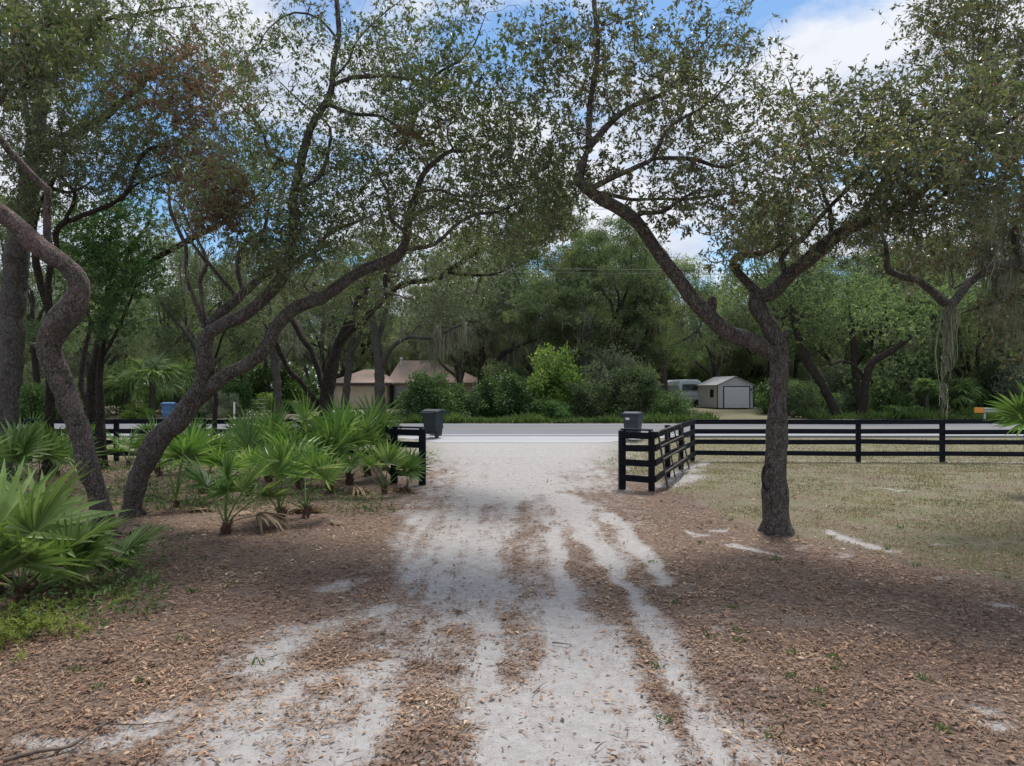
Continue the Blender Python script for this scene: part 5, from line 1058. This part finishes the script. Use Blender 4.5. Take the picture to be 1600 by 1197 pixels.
# power lines
def wire(name, pts, r, label):
    P = spline(np.array([[*p, r] for p in pts]), 1.5); b = B(); b.tube(P[:, :3], r, 5, 0, False); o = b.build(name, M['wire'], None, P[0, :3]); tag(o, label, 'power line', 'overhead wires along the road')
def wire_px(y0, y1, D, sagpx, label, r=.014):
    n = 9; pts = []
    for k in range(n):
        px = -400 + k * 300; t = k / (n - 1); pts.append(at(px, y0 + (y1 - y0) * t + sagpx * math.sin(math.pi * t), D))
    wire('power_line', pts, r, label)
wire_px(404, 424, 44.5, 6, 'lowest overhead cable crossing in front of the wood', .022)
wire_px(408, 430, 44.5, 7, 'second lowest cable, just under the lowest one', .015)
wire_px(316, 330, 45, 3, 'overhead wire third from the top through the branches', .014)
wire_px(270, 286, 45.5, 3, 'overhead wire second from the top through the branches', .014)
wire_px(238, 256, 45.0, 3, 'second overhead wire, just below the top one', .012)
wire_px(208, 226, 44.8, 3, 'topmost overhead wire seen through the canopy', .013)
wire_px(140, 158, 45.2, 3, 'highest thin wire above all the others', .012)
print('built things', round(time.time() - T0, 1))

# ---------------------------------------------------------------- palmettos
def leaflet(b, base, ang, L, wd, droop, mi, tint, lift, bend):
    """one folded palmetto segment in the blade's plane (xy), starting at base"""
    d = np.array([math.sin(ang), math.cos(ang), 0.0]); s = np.array([d[1], -d[0], 0.0]); z = np.array([0, 0, 1.0])
    t = np.array([.06, .35, .7, 1.0]); wv = np.array([.35, 1.0, .75, .03]) * wd / 2; V = []
    for k in range(4):
        c = base + d * L * t[k] + z * (lift * L * t[k] - droop * L * t[k] ** 2.4); fz = wv[k] * .5
        V += [c - s * wv[k] + z * fz, c, c + s * wv[k] + z * fz]
    f = []
    for k in range(3):
        o = 3 * k; f += [(o, o + 1, o + 4, o + 3), (o + 1, o + 2, o + 5, o + 4)]
    b.add(V, np.array(f), mi, tint, False)
def frond_mesh(seed, pet=.6, R=.55, n=26, spread=2.15, droop=.18, tint=.45, wd=.035, mats=None, split=False):
    r = np.random.default_rng(seed); b = B()
    hp = np.array([0, pet, pet * .10])
    P = spline(np.array([[0, 0, 0, .012], [0, pet * .5, pet * .08, .009], [*hp, .007]]), .15); b.tube(P[:, :3], P[:, 3], 4, 1, False, True, .6)
    leafs = []
    for k in range(n):
        a = -spread + 2 * spread * k / (n - 1) + r.normal(0, .02); L = R * (1 - .22 * abs(a / spread) ** 2) * r.uniform(.9, 1.08)
        args = (hp, a, L, wd * r.uniform(.85, 1.15), droop * r.uniform(.3, 1.7), 0, float(np.clip(tint + r.normal(0, .16) + .12 * abs(a) / spread, 0, 1)), .05 + .16 * abs(math.sin(a)) * r.uniform(.6, 1.3), 0)
        if split:
            bb = B(); leaflet(bb, *args); leafs.append(bb.mesh('leaflet', mats or [M['palm'], M['palm']]))
        else: leaflet(b, *args)
    me = b.mesh('frond', mats or [M['palm'], M['palm']])
    return (me, leafs) if split else me
FR = [frond_mesh(50 + k, *(v)) for k, v in enumerate(((.6, .55, 21, 2.1, .05, .5, .046), (.66, .5, 19, 1.6, .12, .55, .046), (.55, .58, 21, 1.8, .2, .42, .046), (.75, .54, 23, 2.3, .02, .6, .042), (.5, .52, 16, 1.1, .1, .7, .044), (.62, .48, 20, 1.9, .38, .35, .044)))]
FRD = [frond_mesh(70 + k, .4, .5, 20, 1.5, .8, .5, .05, [M['palm_dead'], M['palm_dead']]) for k in range(2)]
NM = [M['palm_near'], M['palm_near']]
FRN = [frond_mesh(80 + k, p, r_, n_, s_, d_, .5, .062, NM, True) for k, (p, r_, n_, s_, d_) in enumerate(((.45, .78, 28, 2.0, .10), (.5, .72, 26, 1.6, .2), (.55, .75, 26, 2.3, .16)))]
stump = B(); pz = spline(np.array([[0, 0, -.1, .11], [.02, 0, .12, .09], [0, .03, .3, .05]]), .06); stump.tube(pz[:, :3], pz[:, 3], 9, 0, True, True, 0, .2)
for k in range(26):
    a = rng.uniform(0, 6.28); z = rng.uniform(.0, .26); stump.tube([(math.cos(a) * .06, math.sin(a) * .06, z), (math.cos(a) * .13, math.sin(a) * .13, z + .10)], [.018, .008], 4)
STM = stump.mesh('stem', M['soil'])
def palmetto(x, y, s, nf, label, name='palmetto', near=False, up=(35, 80), dead=0, z=None, az0=None, group='palmettos along the left fence', stem_s=1.0, azr=None):
    stem_s *= .6
    z = float(ground_z(x, y)) if z is None else z
    s *= 1.3; o = thing(name, (x, y, z), label, 'palmetto', group); o.scale = (s, s, s)
    st = link('stem', STM, o); st.scale = (stem_s,) * 3; st.rotation_euler = (rng.uniform(-.3, .3), rng.uniform(-.3, .3), rng.uniform(0, 6))
    a0 = rng.uniform(0, 6.28) if az0 is None else az0
    nf = max(4, round(nf * .8))
    for k in range(nf):
        az = a0 + k * 2.4 + rng.uniform(-.3, .3) if azr is None else rng.uniform(*azr)
        pit = math.radians(rng.uniform(up[0] - 12, up[1])); roll = rng.uniform(-.6, .6)
        if near:
            me, leafs = FRN[k % 3]; f = link('frond', me, o)
            for lf in leafs: link('leaflet', lf, f)
        else: f = link('frond', FR[rng.integers(0, 6)], o)
        f.matrix_local = Matrix.Translation((0, 0, .12)) @ Matrix.Rotation(az, 4, 'Z') @ Matrix.Rotation(pit, 4, 'X') @ Matrix.Rotation(roll, 4, 'Y') @ Matrix.Scale(rng.uniform(.8, 1.15), 4)
    for k in range(dead):
        f = link('dead_frond', FRD[k % 2], o); f.matrix_local = Matrix.Translation((0, 0, .14)) @ Matrix.Rotation(rng.uniform(0, 6.28), 4, 'Z') @ Matrix.Rotation(rng.uniform(-.35, .1), 4, 'X')
    return o
def pal(px, py, s, nf, label, **k):
    g = gp(px, py); return palmetto(g[0], g[1], s, nf, label, **k)
rng = np.random.default_rng(77); random.seed(77)
pal(30, 945, 1.0, 11, 'large pale palmetto filling the lower left edge', near=True, up=(20, 78), name='palmetto', dead=2)
pal(112, 930, .52, 6, 'small palmetto on a slanting brown stump beside the large pale one', near=True, up=(40, 85), stem_s=1.6)
pal(160, 895, .55, 7, 'small yellow-green palmetto right of the large pale one', near=True, up=(15, 60))
pal(-35, 880, 1.0, 7, 'palmetto cut by the left edge behind the large pale one', near=False, up=(30, 80))
pal(60, 775, 1.05, 8, 'palmetto in front of the thick grey trunk', up=(35, 80), dead=1)
pal(20, 800, 1.1, 8, 'upright palmetto at the foot of the thick grey trunk', up=(50, 85))
pal(88, 745, 1.1, 8, 'dark palmetto between grey trunk and crooked trunk')
pal(275, 792, 1.05, 4, 'tall palmetto with one big round fan right of the leaning oak', up=(60, 80), stem_s=.6)
pal(352, 832, .95, 9, 'palmetto on a brown stump nearest the leaf litter', up=(40, 85), dead=1)
pal(436, 815, .98, 8, 'palmetto left of the pair with brown stumps', up=(40, 82))
pal(478, 812, .92, 8, 'palmetto with drooping fans, right of the stump pair', up=(25, 75), dead=1)
pal(600, 772, .82, 8, 'lowest palmetto in front of the left black panel', up=(30, 75), dead=1)
pal(636, 768, .55, 6, 'small palmetto right under the left black panel', up=(40, 80))
pal(320, 770, 1.0, 7, 'palmetto just behind the one with a big round fan')
pal(390, 775, 1.0, 8, 'palmetto in the middle of the thicket, second row left')
pal(420, 752, 1.15, 8, 'palmetto behind the stump pair, left')
pal(470, 765, 1.1, 9, 'palmetto behind the stump pair, right')
pal(515, 772, 1.05, 9, 'palmetto in the second row below the dark V-forked oak', up=(35, 85), dead=1)
pal(545, 758, 1.2, 10, 'tall bushy palmetto left of the fence wing', up=(40, 85))
pal(575, 745, 1.2, 9, 'tall palmetto against the left fence wing', up=(45, 85))
pal(500, 742, 1.25, 9, 'tall palmetto below the V-forked oak', up=(45, 85))
pal(460, 735, 0.94, 8, 'palmetto along the left fence, fourth from the wing')
pal(370, 738, 0.90, 8, 'palmetto beside the slender young tree, right')
pal(295, 738, 0.86, 8, 'palmetto seen under the leaning oak stem')
pal(250, 745, 1.0, 6, 'palmetto behind the leaning oak stem')
pal(200, 728, 0.86, 7, 'palmetto between the crooked oak and the leaning oak')
pal(240, 716, 0.86, 7, 'palmetto in front of the left fence, left of the leaning stem')
pal(130, 722, 0.86, 7, 'palmetto behind the crooked trunk near the fence')
pal(30, 722, 0.90, 8, 'palmetto against the left fence at the left edge')
pal(540, 728, 0.98, 9, 'palmetto at the left fence corner', up=(45, 85))
pal(418, 724, 0.90, 7, 'palmetto against the fence in the middle of the thicket')
palmetto(hx(1655, 15.5), 15.5, 1.0, 7, 'palm fans reaching in from the right edge before the fence end', group='palms', azr=(.3, 2.6), up=(10, 70), z=1.0)
# sabal palms across the road
tb = B(); P = spline(np.array([[0, 0, -.2, .2], [0, 0, 1.0, .17], [0, 0, 2.2, .16]]), .2); tb.tube(P[:, :3], P[:, 3], 10, 0, True, True, 0, .12); SAB = tb.mesh('trunk', M['bark_far'])
FS = [frond_mesh(90 + k, 1.1, 1.0, 30, 2.0, dr__, t_, .075) for k, (dr__, t_) in enumerate(((.5, .8), (.8, .6), (.35, .9)))]
for px, D, s, lab in ((238, 50, 1.15, 'cabbage palm across the road left of the leaning oak stem'), (200, 52, .9, 'smaller cabbage palm left of the first one'), (275, 54, 1.1, 'cabbage palm just behind the leaning oak stem'),
                      (1448, 50, .72, 'dark cabbage palm beyond the right fence'), (1500, 51, .72, 'cabbage palm between hanging moss and guardrail')):
    x = hx(px, D); o = thing('cabbage_palm', (x, D, float(gz(x, D))), lab, 'palm', 'cabbage palms across the road'); o.scale = (s, s, s); link('trunk', SAB, o)
    for k in range(18):
        f = link('frond', FS[k % 3], o); f.matrix_local = Matrix.Translation((0, 0, 2.15)) @ Matrix.Rotation(k * 2.4, 4, 'Z') @ Matrix.Rotation(math.radians(rng.uniform(-35, 75)), 4, 'X') @ Matrix.Rotation(rng.uniform(-.5, .5), 4, 'Y')
# fallen dead fronds
for k, (px, py, a, s) in enumerate(((318, 806, .6, .8), (248, 826, 2.2, .8), (30, 925, 1.2, 1.1), (500, 822, -1.0, .5), (395, 800, 2.8, .6))):
    g = gp(px, py); o = link('dead_frond', FRD[k % 2]); o.location = (g[0], g[1], float(ground_z(g[0], g[1])) + .05); o.rotation_euler = (-.02, .06, a); o.scale = (s, s, s * .4)
    tag(o, ('pale dead palm fan on the litter left of the stump palmetto', 'flat dead palm fan at the foot of the leaning oak', 'tan dead fan under the large pale palmetto', 'small dead fan under the drooping palmetto', 'dead fan on the ground in the palmetto thicket')[k], 'fallen frond', 'fallen palm fronds')

# ---------------------------------------------------------------- litter, grass, weeds, sticks
def scatter(n, xr, yr, wfun):
    x = rng.uniform(*xr, n); y = rng.uniform(*yr, n); k = rng.random(n) < wfun(x, y); return x[k], y[k]
def infr(x, y, m=60): return np.abs((x / y) * F) < 800 + m
b = B()
for (ya, yb, dens, dz_) in ((3.9, 6.5, 2500, .9), (6.5, 9.5, 1200, 1.0), (9.5, 14, 430, 1.15), (14, 24, 120, 1.45)):
    xr = 850 / F * yb; n = int(dens * (2 * xr) * (yb - ya))
    def wf(x, y):
        s, g, lw = fields(x, y); cl = fbm(x * 2.3, y * 2.3, 3)
        w_ = np.where(lw > .5, .04 + .10 + .62 * sm(.40, .62, .5 * cl + .5 * fbm(x * .8 + 9, y * .8, 3)) * (1 - g * .7), .45 + .6 * sm(.25, .6, cl))
        w_ = w_ * (1 - sm(.1, .9, s)) ** 1.2 + (.04 + .12 * sm(.45, .7, cl)) * sm(.25, .7, s)
        return w_ * infr(x, y)
    x, y = scatter(n, (-xr, xr), (ya, yb), wf); n = len(x)
    z = ground_z(x, y) + rng.uniform(.003, .02, n)
    d = rng.normal(0, 1, (n, 3)); d[:, 2] *= .10; L = .044 * np.clip(rng.lognormal(-.30, .5, n), .2, 1.7) * dz_
    bit = rng.random(n) < .28; L = np.where(bit, L * rng.uniform(1.0, 2.2, n), L * rng.uniform(.7, 1.15, n)); wr_ = np.where(bit, rng.uniform(.05, .11, n), rng.uniform(.22, .46, n))
    litter_geo(b, np.stack([x, y, z], -1), d, L, L * wr_, np.clip(.42 + (fbm(x * 1.5, y * 1.5 + 30, 3) - .5) * .9 + rng.normal(0, .22, n), 0, 1))
tag(b.build('leaf_litter', M['litter']), 'brown fallen oak leaves strewn over the ground and drive', 'leaf litter', kind='stuff')
b = B()
for (ya, yb, dens, hgt) in ((4, 9, 1300, .022), (9, 14, 560, .036), (14, 22.3, 260, .05), (22.3, 30, 110, .06)):
    xb = 850 / F * yb; n = int(dens * xb * 1.2 * (yb - ya))
    def wf(x, y):
        s, g, lw = fields(x, y); return (lw * g + (y > 22) * .7) * (1 - sm(.2, .5, s)) * (.25 + sm(.4, .6, fbm(x * 1.4, y * 1.4, 3))) * infr(x, y)
    x, y = scatter(n, (-.3 * xb if ya > 22 else 1, xb), (ya, yb), wf); n = len(x)
    d = rng.normal(0, .6, (n, 3)); d[:, 2] = 1
    leaf_geo(b, np.stack([x, y, ground_z(x, y) - .004], -1), d, hgt * rng.uniform(.5, 1.5, n), np.full(n, .008 * (1 + ya / 12)), 0, np.clip(.15 + .9 * fbm(x * .9 + 3, y * .9, 3) + rng.normal(0, .2, n), 0, 1), .1, 0)
tag(b.build('grass', M['grass_blade']), 'short dry grass on the right lawn and road verge', 'grass', kind='stuff')
b = B()    # green weeds under the palmettos and in the lawn
spots = [(270, 765, 1.2, 500), (330, 790, .9, 260), (240, 790, .8, 260), (540, 790, .8, 120), (640, 720, .8, 120), (580, 800, .5, 60), (420, 790, .9, 160), (220, 740, 1.4, 420), (380, 720, 1.6, 420), (80, 740, 1.6, 420), (160, 780, .9, 200), (30, 860, 1.0, 420), (120, 960, .7, 300), (480, 740, 1.5, 400), (190, 920, .35, 90), (236, 870, .5, 60)]
for px, py, r_, n in spots:
    g = gp(px, py); n = int(n * 2.2); a = rng.uniform(0, 6.28, n); rr = r_ * np.sqrt(rng.random(n)) * 1.2; x, y = g[0] + rr * np.cos(a), g[1] + rr * np.sin(a)
    z = ground_z(x, y); z2 = z + rng.random(n) ** 1.6 * .32; d = rng.normal(0, 1, (n, 3)); d[:, 2] = np.abs(d[:, 2]) * .7
    leaf_geo(b, np.stack([x, y, z2], -1), d, rng.uniform(.04, .13, n), rng.uniform(.02, .045, n), 0, np.clip(rng.normal(.4, .25, n), 0, 1), .2, 1)
for _ in range(45):
    px, py = (rng.uniform(1000, 1600), rng.uniform(730, 1150)) if rng.random() < .75 else (rng.uniform(60, 420), rng.uniform(850, 1100))
    g = gp(px, py); n = 16; a = rng.uniform(0, 6.28, n); rr = .06 * np.sqrt(rng.random(n)); x, y = g[0] + rr * np.cos(a), g[1] + rr * np.sin(a)
    d = rng.normal(0, .6, (n, 3)); d[:, 2] = .8
    leaf_geo(b, np.stack([x, y, ground_z(x, y)], -1), d, rng.uniform(.03, .08, n), rng.uniform(.01, .02, n), 0, np.clip(rng.normal(.5, .25, n), 0, 1), .2, 1)
tag(b.build('weeds', M['weed']), 'low green weeds under the palmettos and dotted over the ground', 'weeds', kind='stuff')
b = B(); g = gp(5, 1005)                    # feathery fern clump, lower left
for k in range(95):
    a = rng.uniform(0, 6.28); e = np.array([math.cos(a), math.sin(a), 0]); L = rng.uniform(.25, .55); base = np.array([g[0] + rng.normal(0, .26), g[1] + rng.normal(0, .26), 0.0]); base[2] = float(ground_z(base[0], base[1]))
    t = np.linspace(0, 1, 16); P = base + e * (L * t[:, None]) * .8; P[:, 2] += L * (1.1 * t - .75 * t ** 2); b.tube(P[::3], .003, 3, 0, False, True, .4)
    idx = np.repeat(np.arange(2, 16), 4); d = rng.normal(0, .8, (len(idx), 3)); d[:, 2] += .2
    leaf_geo(b, P[idx], d, rng.uniform(.025, .06, len(idx)), np.full(len(idx), .009), 0, np.clip(rng.normal(.6, .25, len(idx)), 0, 1), .1, 1)
o_ = b.build('fern_clump', M['fern'], None, (g[0], g[1], 0)); tag(o_, 'feathery yellow-green fern clump at the lower left corner', 'fern')
def stick(pts, r, label, hgt=.02):
    P = []
    for k, (px, py) in enumerate(pts):
        g = gp(px, py); P.append([g[0], g[1], float(ground_z(g[0], g[1])) + hgt + (.012 if k % 2 else 0), r * (1 - .7 * k / (len(pts) - 1))])
    P = spline(np.array(P), .05); b = B(); b.tube(P[:, :3], P[:, 3], 6, 0, True, True, 0, .1)
    o = b.build('fallen_stick', M['stick'], None, P[0, :3]); tag(o, label, 'stick', 'fallen sticks')
stick([(5, 1195), (60, 1182), (110, 1170), (150, 1145), (180, 1128), (200, 1112)], .014, 'longest dead branch lying at the lower left corner', .03)
stick([(150, 1133), (190, 1136), (230, 1133), (270, 1131)], .006, 'thin twig crossing the longest dead branch')
stick([(60, 908), (110, 907), (180, 906), (228, 903)], .006, 'long thin twig below the large pale palmetto')
stick([(863, 1004), (878, 1008), (893, 1007)], .008, 'short curved twig in the middle of the drive')
stick([(708, 953), (725, 959), (741, 965)], .006, 'dark twig left on the drive beside the wheel track')
stick([(836, 1080), (848, 1071), (855, 1066)], .005, 'small twig on the drive below the curved one')
stick([(930, 1172), (940, 1166), (948, 1160)], .005, 'small dark twig near the bottom of the drive')
stick([(158, 1000), (170, 1010), (185, 1022), (190, 1030)], .006, 'pale forked twig on the left leaf litter')
stick([(1010, 1100), (1025, 1098), (1045, 1094)], .005, 'twig on the leaf patch at the right wheel track')
stick([(1365, 995), (1380, 1003), (1392, 1012)], .006, 'straight twig on the right lawn')
# small white scrap by the palmetto
g = gp(180, 905); b = B(); b.box((0, 0, .03), (.10, .06, .05), bev=.015, tilt=(.2, .3, 0)); b.box((.03, .02, .05), (.05, .05, .03), bev=.01, tilt=(.5, -.3, 0)); o_ = b.build('litter_scrap', M['white'], None, (g[0], g[1], float(ground_z(g[0], g[1])))); tag(o_, 'crumpled white scrap beside the small yellow-green palmetto', 'scrap')
# pale stones
for px, py, s, lab in ((88, 1142, .045, 'small white stone at the lower left corner'), (1208, 757, .0, ''),):
    if s:
        g = gp(px, py); v = rng.normal(0, 1, (60, 3)); v /= np.linalg.norm(v, axis=1, keepdims=True)
        b = B(); a = np.linspace(0, np.pi, 7); b.tube([(0, 0, -s * math.cos(t)) for t in a], [max(.001, s * 1.3 * math.sin(t)) for t in a], 9, 0, False, False, 0, .12); o_ = b.build('stone', M['sandpatch'], None, (g[0], g[1], float(ground_z(g[0], g[1])) + s * .5)); tag(o_, lab, 'stone')
print('done', round(time.time() - T0, 1), 'tris', sum(len(m.loops) - 2 * len(m.polygons) for m in bpy.data.meshes))
